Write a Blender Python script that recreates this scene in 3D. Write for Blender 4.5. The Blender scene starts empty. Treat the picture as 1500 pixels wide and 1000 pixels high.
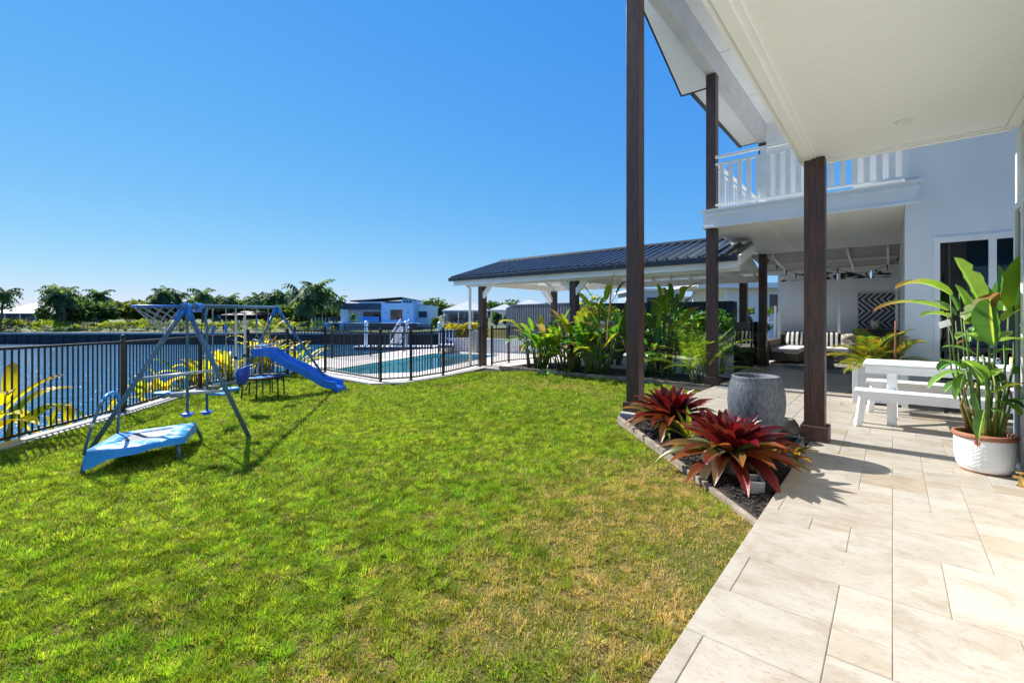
import bpy, bmesh, math, random
import numpy as np
from mathutils import Vector, Matrix

random.seed(7)
SC = bpy.context.scene
DENOISE = True
COL = SC.collection
rad = math.radians

# ------------------------------------------------------------------ camera, sky, sun, exposure
CAMH = 1.38
FPX, HOR = 668.0, 464.0
YAW = rad(39.87)
cam_d = bpy.data.cameras.new('camera'); cam = bpy.data.objects.new('camera', cam_d); COL.objects.link(cam)
cam.location = (0, 0, CAMH); cam.rotation_euler = (rad(90), 0, YAW)
cam_d.sensor_width = 36; cam_d.lens = FPX/1500*36; cam_d.shift_y = -(500-HOR)/1500
cam_d.clip_start = 0.05; cam_d.clip_end = 4000
SC.camera = cam

SUN_EL, SUN_AZ = rad(41.5), rad(-90.3)      # azimuth clockwise from +Y
SKYG = ((.132, 1.13), (.468, .60), (1.62, .15))
W = bpy.data.worlds.new('World'); SC.world = W; W.use_nodes = True
nt = W.node_tree; nt.nodes.clear()
sky = nt.nodes.new('ShaderNodeTexSky'); sky.sky_type = 'NISHITA'; sky.sun_disc = False
sky.sun_elevation = SUN_EL; sky.sun_rotation = SUN_AZ
sky.air_density = 1.0; sky.dust_density = 0.0; sky.ozone_density = 4.0; sky.altitude = 0
# grade of the clear sky, channel by channel: deeper blue overhead, no white band at the horizon
sx = nt.nodes.new('ShaderNodeSeparateColor'); cx_ = nt.nodes.new('ShaderNodeCombineColor'); nt.links.new(sky.outputs[0], sx.inputs[0])
for i, (amp, ex) in enumerate(SKYG):
    pw = nt.nodes.new('ShaderNodeMath'); pw.operation = 'POWER'; pw.inputs[1].default_value = ex; nt.links.new(sx.outputs[i], pw.inputs[0])
    ml = nt.nodes.new('ShaderNodeMath'); ml.operation = 'MULTIPLY'; ml.inputs[1].default_value = amp; nt.links.new(pw.outputs[0], ml.inputs[0]); nt.links.new(ml.outputs[0], cx_.inputs[i])
bg = nt.nodes.new('ShaderNodeBackground'); bg.inputs['Strength'].default_value = 0.14
out = nt.nodes.new('ShaderNodeOutputWorld')
nt.links.new(cx_.outputs[0], bg.inputs[0]); nt.links.new(bg.outputs[0], out.inputs[0])

sd = bpy.data.lights.new('sun', 'SUN'); sun = bpy.data.objects.new('sun', sd); COL.objects.link(sun)
sd.energy = 2.9; sd.angle = rad(0.53); sd.color = (1.0, 0.95, 0.87)
sdir = Vector((math.sin(SUN_AZ)*math.cos(SUN_EL), math.cos(SUN_AZ)*math.cos(SUN_EL), math.sin(SUN_EL)))
sun.rotation_euler = sdir.to_track_quat('Z', 'Y').to_euler(); sun.location = (-20, 0, 30)

vs = SC.view_settings
vs.view_transform = 'Standard'; vs.look = 'None'; vs.gamma = 1; vs.use_curve_mapping = False
vs.exposure = 1.62
SC.render.engine = 'CYCLES'
cy = SC.cycles
cy.max_bounces = 8; cy.diffuse_bounces = 5; cy.glossy_bounces = 3; cy.transparent_max_bounces = 24; cy.transmission_bounces = 4
cy.caustics_reflective = False; cy.caustics_refractive = False
cy.use_denoising = DENOISE
try: cy.denoiser = 'OPENIMAGEDENOISE'; cy.denoising_prefilter = 'ACCURATE'; cy.denoising_input_passes = 'RGB_ALBEDO_NORMAL'
except Exception: pass
cy.sample_clamp_indirect = 6.0

# ------------------------------------------------------------------ picture to place helpers (real depth everywhere)
FW = (-math.sin(YAW), math.cos(YAW)); RT = (math.cos(YAW), math.sin(YAW))
def ld(l, d, z=0.0): return Vector((FW[0]*d+RT[0]*l, FW[1]*d+RT[1]*l, z))
def at(px, py, d):
    """point seen at pixel (px,py) standing d metres in front of the camera"""
    return ld((px-750)/FPX*d, d, CAMH-(py-HOR)*d/FPX)
def onz(px, py, z):
    return at(px, py, FPX*(CAMH-z)/(py-HOR))
def smooth(t):
    t = min(1, max(0, t)); return t*t*(3-2*t)
def zl(x, y):
    b = max(-.27, -.05-.022*max(0, -x-1))
    s = smooth((y-7.5)/2.8)*smooth((x+9.3)/2.0)
    return b+(-.05-b)*s
def gr(px, py, off=0.0):
    z = -.15
    for _ in range(25):
        p = onz(px, py, z); z = zl(p.x, p.y)+off
    p.z = z
    return p

# ------------------------------------------------------------------ materials
MAT = {}
def mk(name):
    m = bpy.data.materials.new(name); m.use_nodes = True; MAT[name] = m
    n = m.node_tree.nodes; n.clear()
    return m, n, m.node_tree.links
def mat(name, c, rough=.55, var=.12, scale=6.0, c2=None, bump=0.0, bscale=60.0, stretch=(1,1,1), metal=0.0, spec=.5, attr=False, trans=0.0, coord='Object', coat=0.0, detail=5.0, mixpos=(.35,.65), bstretch=None):
    m, n, L = mk(name)
    o = n.new('ShaderNodeOutputMaterial'); b = n.new('ShaderNodeBsdfPrincipled')
    tc = n.new('ShaderNodeTexCoord'); mp = n.new('ShaderNodeMapping'); mp.inputs['Scale'].default_value = stretch
    L.new(tc.outputs[coord], mp.inputs['Vector'])
    nz = n.new('ShaderNodeTexNoise'); nz.inputs['Scale'].default_value = scale; nz.inputs['Detail'].default_value = detail
    L.new(mp.outputs[0], nz.inputs['Vector'])
    cr = n.new('ShaderNodeValToRGB')
    cr.color_ramp.elements[0].position = mixpos[0]; cr.color_ramp.elements[1].position = mixpos[1]
    lo = tuple(x*(1-var) for x in c); hi = tuple(min(1, x*(1+var)) for x in c)
    if c2: lo, hi = c, c2
    cr.color_ramp.elements[0].color = (*lo, 1); cr.color_ramp.elements[1].color = (*hi, 1)
    L.new(nz.outputs['Fac'], cr.inputs['Fac'])
    col = cr.outputs[0]
    if attr:
        at_ = n.new('ShaderNodeVertexColor'); at_.layer_name = 'Col'
        mx = n.new('ShaderNodeMix'); mx.data_type = 'RGBA'; mx.blend_type = 'MULTIPLY'; mx.inputs['Factor'].default_value = 1
        L.new(at_.outputs[0], mx.inputs[6]); L.new(col, mx.inputs[7]); col = mx.outputs[2]
    L.new(col, b.inputs['Base Color'])
    b.inputs['Roughness'].default_value = rough; b.inputs['Metallic'].default_value = metal
    b.inputs['Specular IOR Level'].default_value = spec
    b.inputs['Coat Weight'].default_value = coat
    if bump:
        mp2 = n.new('ShaderNodeMapping'); mp2.inputs['Scale'].default_value = bstretch or stretch
        L.new(tc.outputs[coord], mp2.inputs['Vector'])
        n2 = n.new('ShaderNodeTexNoise'); n2.inputs['Scale'].default_value = bscale; n2.inputs['Detail'].default_value = 4
        L.new(mp2.outputs[0], n2.inputs['Vector'])
        bp = n.new('ShaderNodeBump'); bp.inputs['Strength'].default_value = bump; bp.inputs['Distance'].default_value = .01
        L.new(n2.outputs['Fac'], bp.inputs['Height']); L.new(bp.outputs[0], b.inputs['Normal'])
    sh = b.outputs[0]
    if trans:
        t = n.new('ShaderNodeBsdfTranslucent'); ms = n.new('ShaderNodeMixShader'); ms.inputs[0].default_value = trans
        g = n.new('ShaderNodeMix'); g.data_type = 'RGBA'; g.blend_type = 'MULTIPLY'; g.inputs['Factor'].default_value = 1
        g.inputs[7].default_value = (1.5, 1.5, .6, 1)
        L.new(col, g.inputs[6]); L.new(g.outputs[2], t.inputs[0])
        L.new(sh, ms.inputs[1]); L.new(t.outputs[0], ms.inputs[2]); sh = ms.outputs[0]
    L.new(sh, o.inputs[0])
    return m
def grooved(name, c, axis, pitch, width, depth=.6, rough=.5, var=.03):
    """painted boards: fine V grooves every `pitch` along one axis (object coords), as bump and slightly darker line"""
    m, n, L = mk(name)
    o = n.new('ShaderNodeOutputMaterial'); b = n.new('ShaderNodeBsdfPrincipled'); L.new(b.outputs[0], o.inputs[0])
    tc = n.new('ShaderNodeTexCoord'); sp = n.new('ShaderNodeSeparateXYZ'); L.new(tc.outputs['Object'], sp.inputs[0])
    md = n.new('ShaderNodeMath'); md.operation = 'PINGPONG'; md.inputs[1].default_value = pitch/2
    L.new(sp.outputs['XYZ'.index(axis)], md.inputs[0])
    mr = n.new('ShaderNodeMapRange'); mr.inputs['From Min'].default_value = 0; mr.inputs['From Max'].default_value = width
    L.new(md.outputs[0], mr.inputs['Value'])
    bp = n.new('ShaderNodeBump'); bp.inputs['Strength'].default_value = depth; bp.inputs['Distance'].default_value = .004
    L.new(mr.outputs[0], bp.inputs['Height']); L.new(bp.outputs[0], b.inputs['Normal'])
    nz = n.new('ShaderNodeTexNoise'); nz.inputs['Scale'].default_value = 1.3
    L.new(tc.outputs['Object'], nz.inputs['Vector'])
    cr = n.new('ShaderNodeValToRGB'); cr.color_ramp.elements[0].color = (*[x*(1-var) for x in c], 1); cr.color_ramp.elements[1].color = (*[min(1, x*(1+var)) for x in c], 1)
    L.new(nz.outputs['Fac'], cr.inputs[0])
    mx = n.new('ShaderNodeMix'); mx.data_type = 'RGBA'; mx.inputs[6].default_value = (*[x*.84 for x in c], 1)
    L.new(mr.outputs[0], mx.inputs['Factor']); L.new(cr.outputs[0], mx.inputs[7]); L.new(mx.outputs[2], b.inputs['Base Color'])
    b.inputs['Roughness'].default_value = rough
    return m
def stripes(name, ca, cb, axis, pitch, duty=.5, rough=.8, diag=None):
    m, n, L = mk(name)
    o = n.new('ShaderNodeOutputMaterial'); b = n.new('ShaderNodeBsdfPrincipled'); L.new(b.outputs[0], o.inputs[0])
    tc = n.new('ShaderNodeTexCoord'); sp = n.new('ShaderNodeSeparateXYZ'); L.new(tc.outputs['Object'], sp.inputs[0])
    v = sp.outputs['XYZ'.index(axis)]
    if diag:        # chevron: add a ping-pong of another axis
        pg = n.new('ShaderNodeMath'); pg.operation = 'PINGPONG'; pg.inputs[1].default_value = diag[1]
        L.new(sp.outputs['XYZ'.index(diag[0])], pg.inputs[0])
        ad = n.new('ShaderNodeMath'); ad.operation = 'ADD'; L.new(v, ad.inputs[0]); L.new(pg.outputs[0], ad.inputs[1]); v = ad.outputs[0]
    md = n.new('ShaderNodeMath'); md.operation = 'FLOORED_MODULO'; md.inputs[1].default_value = pitch; L.new(v, md.inputs[0])
    gt = n.new('ShaderNodeMath'); gt.operation = 'GREATER_THAN'; gt.inputs[1].default_value = pitch*duty; L.new(md.outputs[0], gt.inputs[0])
    mx = n.new('ShaderNodeMix'); mx.data_type = 'RGBA'; mx.inputs[6].default_value = (*ca, 1); mx.inputs[7].default_value = (*cb, 1)
    L.new(gt.outputs[0], mx.inputs['Factor']); L.new(mx.outputs[2], b.inputs['Base Color']); b.inputs['Roughness'].default_value = rough
    return m
def sheet_of_water(name, tint, bumps, rough=.02, base=None, refl=None):
    m, n, L = mk(name)
    o = n.new('ShaderNodeOutputMaterial')
    tc = n.new('ShaderNodeTexCoord')
    h = None
    for sc, amp, st in bumps:
        mp = n.new('ShaderNodeMapping'); mp.inputs['Scale'].default_value = st; mp.inputs['Rotation'].default_value = (0, 0, -YAW); L.new(tc.outputs['Object'], mp.inputs[0])
        nz = n.new('ShaderNodeTexNoise'); nz.inputs['Scale'].default_value = sc; nz.inputs['Detail'].default_value = 3; L.new(mp.outputs[0], nz.inputs['Vector'])
        ml = n.new('ShaderNodeMath'); ml.operation = 'MULTIPLY'; ml.inputs[1].default_value = amp; L.new(nz.outputs['Fac'], ml.inputs[0])
        if h is None: h = ml.outputs[0]
        else:
            a = n.new('ShaderNodeMath'); a.operation = 'ADD'; L.new(h, a.inputs[0]); L.new(ml.outputs[0], a.inputs[1]); h = a.outputs[0]
    bp = n.new('ShaderNodeBump'); bp.inputs['Strength'].default_value = 1; bp.inputs['Distance'].default_value = 1; L.new(h, bp.inputs['Height'])
    g = n.new('ShaderNodeBsdfGlossy'); g.inputs['Roughness'].default_value = rough; L.new(bp.outputs[0], g.inputs['Normal'])
    fr = n.new('ShaderNodeFresnel'); fr.inputs['IOR'].default_value = 1.333; L.new(bp.outputs[0], fr.inputs['Normal'])
    if base is None:
        u = n.new('ShaderNodeBsdfTransparent'); u.inputs[0].default_value = (*tint, 1)
    else:
        u = n.new('ShaderNodeBsdfDiffuse'); u.inputs[0].default_value = (*base, 1); L.new(bp.outputs[0], u.inputs['Normal'])
    ms = n.new('ShaderNodeMixShader'); L.new(fr.outputs[0], ms.inputs[0]); L.new(u.outputs[0], ms.inputs[1]); L.new(g.outputs[0], ms.inputs[2])
    L.new(ms.outputs[0], o.inputs[0])
    return m
def pane(name, tint, ior=1.45):
    m, n, L = mk(name)
    o = n.new('ShaderNodeOutputMaterial'); g = n.new('ShaderNodeBsdfGlossy'); g.inputs['Roughness'].default_value = .01
    t = n.new('ShaderNodeBsdfTransparent'); t.inputs[0].default_value = (*tint, 1)
    fr = n.new('ShaderNodeFresnel'); fr.inputs['IOR'].default_value = ior
    ms = n.new('ShaderNodeMixShader'); L.new(fr.outputs[0], ms.inputs[0]); L.new(t.outputs[0], ms.inputs[1]); L.new(g.outputs[0], ms.inputs[2]); L.new(ms.outputs[0], o.inputs[0])
    return m

# ------------------------------------------------------------------ mesh builder
class MB:
    def __init__(s): s.v = []; s.f = []; s.c = []; s.cur = (1, 1, 1, 1); s.hascol = False
    def col(s, r, g, b): s.cur = (r, g, b, 1); s.hascol = True; return s
    def add(s, vs_, fs, cols=None):
        k = len(s.v)
        s.v.extend([tuple(p) for p in vs_]); s.f.extend([tuple(i+k for i in f) for f in fs])
        if cols: s.hascol = True; s.c.extend([(*q[:3], 1) for q in cols])
        else: s.c.extend([s.cur]*len(vs_))
        return s
    def box(s, x0, x1, y0, y1, z0, z1, M=None):
        P = [Vector((x, y, z)) for z in (z0, z1) for y in (y0, y1) for x in (x0, x1)]
        if M: P = [M @ p for p in P]
        return s.add(P, [(0,2,3,1),(4,5,7,6),(0,1,5,4),(2,6,7,3),(0,4,6,2),(1,3,7,5)])
    def bar(s, p, q, w, h, up=Vector((0,0,1))):
        p, q = Vector(p), Vector(q); t = (q-p).normalized(); a = t.cross(up)
        if a.length < 1e-4: a = t.cross(Vector((0,1,0)))
        a.normalize(); b = a.cross(t).normalized(); a *= w/2; b *= h/2
        P = [p-a-b, p+a-b, p+a+b, p-a+b, q-a-b, q+a-b, q+a+b, q-a+b]
        return s.add(P, [(3,2,1,0),(4,5,6,7),(0,1,5,4),(1,2,6,5),(2,3,7,6),(3,0,4,7)])
    def tube(s, pts, r, n=8, cap=True):
        pts = [Vector(p) for p in pts]; R = r if isinstance(r, (list, tuple)) else [r]*len(pts)
        V = []; prev = None
        for i, p in enumerate(pts):
            t = (pts[min(i+1, len(pts)-1)]-pts[max(i-1, 0)])
            if t.length < 1e-9: t = Vector((0,0,1))
            t.normalize()
            if prev is None:
                a = t.cross(Vector((0,0,1)));
                if a.length < .05: a = t.cross(Vector((0,1,0)))
            else: a = prev-t*prev.dot(t)
            a.normalize(); prev = a; b = t.cross(a)
            for k in range(n):
                an = 2*math.pi*k/n; V.append(p+(a*math.cos(an)+b*math.sin(an))*R[i])
        F = [(i*n+k, i*n+(k+1)%n, (i+1)*n+(k+1)%n, (i+1)*n+k) for i in range(len(pts)-1) for k in range(n)]
        if cap: F += [tuple(range(n-1, -1, -1)), tuple((len(pts)-1)*n+k for k in range(n))]
        return s.add(V, F)
    def lathe(s, prof, c=(0,0,0), n=36, sx=1, sy=1, rot=0):
        V = []; F = []
        for r, z in prof:
            for k in range(n):
                a = 2*math.pi*k/n; x, y = r*math.cos(a)*sx, r*math.sin(a)*sy
                V.append((c[0]+x*math.cos(rot)-y*math.sin(rot), c[1]+x*math.sin(rot)+y*math.cos(rot), c[2]+z))
        for i in range(len(prof)-1):
            for k in range(n): F.append((i*n+k, i*n+(k+1)%n, (i+1)*n+(k+1)%n, (i+1)*n+k))
        return s.add(V, F)
    def prism(s, poly, z0, z1):
        n = len(poly)
        a = sum(poly[i][0]*poly[(i+1)%n][1]-poly[(i+1)%n][0]*poly[i][1] for i in range(n))
        if a < 0: poly = poly[::-1]
        V = [(p[0], p[1], z0) for p in poly]+[(p[0], p[1], z1) for p in poly]
        return s.add(V, [tuple(range(n-1, -1, -1)), tuple(range(n, 2*n))]+[(i, (i+1)%n, n+(i+1)%n, n+i) for i in range(n)])
    def quad(s, *P): return s.add(P, [tuple(range(len(P)))])
    def build(s, name, m=None, parent=None, smooth=False, bevel=0.0, loc=None, sub=0):
        o = Vector((0,0,0)) if loc is None else Vector(loc)
        if parent is not None:
            q = parent
            while q is not None: o = o+q.location; q = q.parent
        me = bpy.data.meshes.new(name)
        me.from_pydata([(p[0]-o.x, p[1]-o.y, p[2]-o.z) for p in s.v], [], s.f)
        if s.hascol:
            ca = me.color_attributes.new('Col', 'FLOAT_COLOR', 'POINT')
            ca.data.foreach_set('color', [x for q in s.c for x in q])
        ob = bpy.data.objects.new(name, me); COL.objects.link(ob)
        if loc is not None: ob.location = loc
        if parent is not None: ob.parent = parent
        if m is not None: me.materials.append(MAT[m] if isinstance(m, str) else m)
        if smooth:
            me.polygons.foreach_set('use_smooth', [True]*len(me.polygons))
        if bevel:
            b = ob.modifiers.new('bevel', 'BEVEL'); b.width = bevel; b.segments = 2; b.limit_method = 'ANGLE'; b.angle_limit = rad(40)
        if sub:
            b = ob.modifiers.new('subd', 'SUBSURF'); b.levels = sub; b.render_levels = sub
        me.update()
        return ob
def tag(o, label=None, cat=None, group=None, kind=None):
    if label: o['label'] = label
    if cat: o['category'] = cat
    if group: o['group'] = group
    if kind: o['kind'] = kind
    return o
def thing(name, label, cat, loc=(0,0,0), rz=0, group=None):
    o = bpy.data.objects.new(name, None); COL.objects.link(o); o.empty_display_size = .1
    o.location = loc; o.rotation_euler = (0, 0, rz)
    return tag(o, label, cat, group)
def copy_tree(o, parent=None):
    c = o.copy(); COL.objects.link(c)
    if parent: c.parent = parent
    for ch in [x for x in COL.objects if x.parent == o]: copy_tree(ch, c)
    return c
def setting(name, mb, m, **k):
    o = mb.build(name, m, **k); o['kind'] = 'structure'; return o

# ------------------------------------------------------------------ material palette
mat('white_paint', (.84, .84, .83), .45, .05, 5, bump=.06, bscale=90, detail=8)
mat('soffit_paint', (.88, .88, .87), .55, .03, 1.2)
mat('wall_render', (.77, .79, .81), .78, .05, .9, bump=.22, bscale=150, detail=8)
mat('white_render', (.86, .86, .85), .7, .03, 1.5, bump=.1, bscale=220)
mat('lean_panel', (.36, .37, .37), .6, .06, 2)
mat('grey_panel', (.62, .63, .63), .6, .06, 2)
mat('stained_timber', (.030, .013, .0095), .42, c2=(.090, .040, .025), scale=7, stretch=(9, 9, .55), bump=.25, bscale=14, bstretch=(12, 12, .5))
mat('stained_base', (.042, .022, .015), .5, c2=(.09, .048, .033), scale=6, stretch=(3, 3, 3), bump=.15)
mat('dark_roof', (.050, .055, .062), .30, .15, 3, spec=.6)
mat('dark_gutter', (.018, .026, .036), .35, .1, 3)
mat('black_metal', (.010, .010, .011), .38, .2, 9)
mat('travertine_edge', (.62, .55, .45), .7, .12, 5, bump=.2)
mat('concrete', (.42, .40, .37), .85, .14, 4, bump=.25, bscale=90)
mat('pool_paver', (.66, .60, .53), .75, .10, 2.5, bump=.15)
mat('soil', (.015, .012, .010), .95, c2=(.05, .04, .032), scale=30, bump=1.0, bscale=55)
mat('mulch_chip', (.020, .016, .013), .85, c2=(.065, .05, .042), scale=12)
mat('edging_timber', (.17, .13, .095), .9, c2=(.33, .28, .22), scale=5, stretch=(2, 2, 2), bump=.4, bscale=40)
mat('stone_grey', (.050, .060, .078), .55, c2=(.115, .130, .155), scale=26, detail=9, bump=.6, bscale=60, mixpos=(.36, .66), stretch=(1.6, 1.6, .6), bstretch=(1.6, 1.6, .7))
mat('dark_ceramic', (.035, .034, .033), .5, .3, 18, bump=.3)
mat('tray_black', (.028, .032, .036), .35, .2, 6)
mat('white_pot', (.80, .80, .79), .5, .03, 5)
mat('terracotta', (.33, .14, .075), .8, .18, 12, bump=.2)
mat('brass', (.55, .38, .12), .35, .1, 8, metal=1)
mat('seawall_dark', (.020, .022, .026), .85, c2=(.045, .046, .05), scale=3, bump=.4, bscale=8)
mat('seawall_cap', (.30, .30, .30), .85, .15, 2)
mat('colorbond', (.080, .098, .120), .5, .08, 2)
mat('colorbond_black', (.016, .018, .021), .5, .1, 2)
mat('blue_steel', (.060, .135, .205), .38, .10, 9)
mat('grey_steel', (.38, .41, .44), .4, .1, 9)
mat('blue_plastic', (.008, .16, .62), .30, .06, 4, spec=.5)
mat('light_blue_plastic', (.02, .26, .68), .35, .08, 4)
mat('navy_plastic', (.012, .05, .42), .35, .1, 4)
mat('blue_vinyl', (.03, .28, .72), .33, c2=(.62, .78, .92), scale=11, bump=.6, bscale=20, detail=7, mixpos=(.48, .68))
mat('skirt_vinyl', (.008, .22, .72), .36, c2=(.04, .34, .82), scale=5, bump=.4, bscale=10)
mat('mat_mesh', (.13, .14, .16), .6, .2, 60)
mat('pale_green', (.45, .58, .42), .5, .05, 5)
mat('white_strap', (.62, .60, .55), .7, .1, 9)
mat('net_cord', (.32, .33, .34), .8, .1, 9)
mat('leaf', (1, 1, 1), .42, .18, 9, attr=True, trans=.45, spec=.3)
mat('leaf_yellow', (1, 1, 1), .45, .12, 9, attr=True, trans=.5, spec=.2)
mat('leaf_waxy', (1, 1, 1), .24, .15, 7, attr=True, trans=.32, spec=.5, bump=.15, bscale=9, bstretch=(40, 40, 40))
mat('leaf_far', (1, 1, 1), .6, .25, 1.2, attr=True, trans=.45, spec=.15)
mat('grass_blade', (.92, .92, .92), .6, .10, 3, attr=True, trans=.40, spec=.08)
mat('bark', (.10, .075, .055), .9, c2=(.19, .15, .115), scale=10, stretch=(3, 3, .8), bump=.4)
mat('stem_green', (.9, .9, .9), .45, .25, 14, attr=True, trans=.05, stretch=(2, 2, .6))
mat('wicker', (.045, .035, .028), .7, c2=(.17, .13, .10), scale=40, bump=.8, bscale=60, stretch=(1, 1, 2.2))
mat('wicker_grey', (.06, .06, .062), .7, c2=(.20, .195, .19), scale=40, bump=.8, bscale=60, stretch=(1, 1, 2.2))
mat('cushion_white', (.72, .70, .66), .9, .05, 5)
mat('door_glass', (.02, .03, .04), .03, .1, 1, spec=.7)
mat('charcoal', (.018, .018, .02), .6, .2, 5)
mat('far_white', (.82, .85, .88), .7, .05, .6)
mat('far_blue_white', (.36, .60, .82), .7, .05, .6)
mat('far_dark', (.035, .06, .095), .6, .1, .6)
mat('far_grey', (.22, .25, .29), .7, .1, .6)
mat('far_roof', (.60, .61, .64), .45, .07, 1.0)
mat('far_glass', (.02, .025, .03), .08, .3, 1.0)
mat('window_amber', (.05, .03, .02), .1, c2=(.30, .12, .05), scale=.9)  # window colour mottled from dark brown to orange
mat('shelter_red', (.075, .022, .018), .6, .2, 1)
mat('far_grass', (.035, .06, .014), .9, c2=(.10, .13, .03), scale=.25)
mat('clad_blue', (.34, .46, .54), .7, .06, 1)
mat('rope', (.25, .27, .30), .8, .1, 20)
mat('pool_tile', (.50, .97, .94), .5, .1, 2.0)
mat('silver', (.45, .46, .48), .4, .12, 12, metal=.6)
mat('bulb_glass', (.35, .33, .28), .2, .1, 9)
mat('ivory', (.55, .50, .42), .7, c2=(.20, .17, .14), scale=16, mixpos=(.5, .55))
mat('zebra', (.02, .02, .022), .6, c2=(.85, .85, .85), scale=2.2, mixpos=(.49, .51), stretch=(1, 1, 3), detail=1)
mat('rug_weave', (.10, .10, .105), .95, c2=(.32, .31, .30), scale=26, mixpos=(.45, .55), detail=0)
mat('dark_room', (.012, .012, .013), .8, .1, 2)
mat('red_print', (.60, .03, .03), .5, .05, 9)
mat('dry_leaf', (.30, .19, .09), .8, c2=(.16, .09, .045), scale=12, attr=False, trans=.15)
grooved('ceiling_boards', (.90, .90, .89), 'Y', .148, .0035, .25, rough=.5, var=.02)
grooved('weatherboard', (.74, .76, .79), 'Z', .15, .010, .8, rough=.55)
grooved('white_brick', (.80, .83, .86), 'Z', .086, .007, .5, rough=.7)
stripes('striped_cushion', (.015, .015, .018), (.78, .77, .74), 'X', .13, .5)
stripes('striped_towel', (.03, .04, .14), (.72, .72, .76), 'X', .16, .5)
stripes('chevron', (.010, .012, .018), (.46, .47, .50), 'X', .15, .5, rough=.5, diag=('Z', .35))
stripes('lattice_print', (.72, .70, .55), (.50, .44, .05), 'X', .05, .5, diag=('Z', .025))
mat('mint_cloth', (.30, .55, .47), .85, .05, 5)
mat('navy_print', (.78, .77, .74), .85, c2=(.06, .07, .12), scale=22, mixpos=(.55, .58), detail=0)
sheet_of_water('canal_water', None, [(.5, .12, (1, 2.0, 1)), (1.7, .075, (1, 1.6, 1)), (5.0, .036, (1, 1.3, 1)), (13, .008, (1, 1, 1))], rough=.11, base=(.016, .135, .28))
sheet_of_water('pool_water', (.74, .98, .98), [(1.5, .012, (1, 1, 1)), (6, .003, (1, 1, 1))], rough=.01)
pane('clear_glass', (.86, .95, .93), 1.22)
pane('dark_glass', (.35, .37, .40), 1.6)

# ================================================================== GROUND, PAVING, WATER
# key places, read once from the photograph's ground contacts
f0 = gr(0, 655); f1 = gr(180, 605); f2 = gr(293.6, 569.5); f3 = gr(363, 556); f4 = gr(421, 549)
c0 = gr(476, 549); c1 = gr(557.5, 562); cc = gr(594, 560.5); c2 = gr(602, 559); c3 = gr(649, 551.5); c4 = Vector((-10.0, 10.62, -.24)); c5 = gr(745.5, 533)
fa = f0+(f0-f1).normalized()*7.0; fa.z = -.2
b1 = gr(486, 528); b2 = gr(542.5, 524); b3 = gr(592, 517); b4 = gr(632, 513.5)
BEDY = 9.60
A_BED = Vector((-2.94, 5.86, 0)); B_BED = Vector((-.72, 3.50, 0))

def unit2(v): v = Vector((v.x, v.y, 0)); return v.normalized()
def off2(p, q, s):
    t = unit2(q-p); return Vector((-t.y*s, t.x*s, 0))

# --- near land (lawn sheet following the gentle fall to the water)
shore = [(fa+off2(fa, f1, .12)), (f0+off2(fa, f1, .12)), (f1+off2(f0, f2, .12)), (f2+off2(f1, f3, .12)), (f3+off2(f2, f4, .12)), (f4+off2(f3, f4, .12)), (b1+Vector((-.5, -.1, 0))), b2+Vector((-.6, .2, 0)), b3+Vector((-.6, .3, 0)), b4+Vector((-.3, .6, 0))]
nb_a = ld(-3.25, 23.5); nb_b = ld(-9.2, 62)
land = [xy_ for xy_ in [(p.x, p.y) for p in shore[:6]]]+[(c0.x-1.0, c0.y-.12), (c1.x, c1.y-.15), (cc.x+.08, cc.y-.06), (c3.x+.08, c3.y), (-9.66, 10.4), (-8.4, 10.4), (-8.4, 12.2), (-8.25, 21.9), (b4.x+2.9, b4.y+4.9), (nb_a.x, nb_a.y), (nb_b.x, nb_b.y)]
far_r = [ld(30, 62), ld(60, 40), ld(40, -4), ld(8, -9)]
land_poly = land+[(p.x, p.y) for p in far_r]
bm = bmesh.new()
bm.faces.new([bm.verts.new((x, y, 0)) for x, y in land_poly])
def cut(co, no):
    g = bm.verts[:]+bm.edges[:]+bm.faces[:]
    bmesh.ops.bisect_plane(bm, geom=g, dist=1e-5, plane_co=co, plane_no=no)
bmesh.ops.triangulate(bm, faces=bm.faces[:])
for x in [-1, -3, -5, -7.3, -7.8, -8.3, -8.8, -9.3, -11]: cut((x, 0, 0), (1, 0, 0))
for y in [7.5, 8, 8.5, 9, 9.5, 10, 10.3]: cut((0, y, 0), (0, 1, 0))
for v in bm.verts: v.co.z = zl(v.co.x, v.co.y)-.012
bmesh.ops.recalc_face_normals(bm, faces=bm.faces[:])
me = bpy.data.meshes.new('lawn_ground'); bm.to_mesh(me); bm.free()
m, n, L = mk('lawn_soil')
o_ = n.new('ShaderNodeOutputMaterial'); b_ = n.new('ShaderNodeBsdfPrincipled'); L.new(b_.outputs[0], o_.inputs[0])
tc = n.new('ShaderNodeTexCoord'); n1 = n.new('ShaderNodeTexNoise'); n1.inputs['Scale'].default_value = 1.6; n1.inputs['Detail'].default_value = 10; n1.inputs['Roughness'].default_value = .7
L.new(tc.outputs['Object'], n1.inputs['Vector'])
cr = n.new('ShaderNodeValToRGB'); e = cr.color_ramp.elements
e[0].position = .38; e[0].color = (.060, .095, .012, 1); e[1].position = .62; e[1].color = (.19, .14, .065, 1)
L.new(n1.outputs['Fac'], cr.inputs[0]); L.new(cr.outputs[0], b_.inputs['Base Color']); b_.inputs['Roughness'].default_value = .95; b_.inputs['Specular IOR Level'].default_value = .02
n2 = n.new('ShaderNodeTexNoise'); n2.inputs['Scale'].default_value = 70; L.new(tc.outputs['Object'], n2.inputs['Vector'])
bp = n.new('ShaderNodeBump'); bp.inputs['Strength'].default_value = .9; bp.inputs['Distance'].default_value = .02; L.new(n2.outputs['Fac'], bp.inputs['Height']); L.new(bp.outputs[0], b_.inputs['Normal'])
me.materials.append(m)
lawn = bpy.data.objects.new('lawn_ground', me); COL.objects.link(lawn); lawn['kind'] = 'structure'

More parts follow.
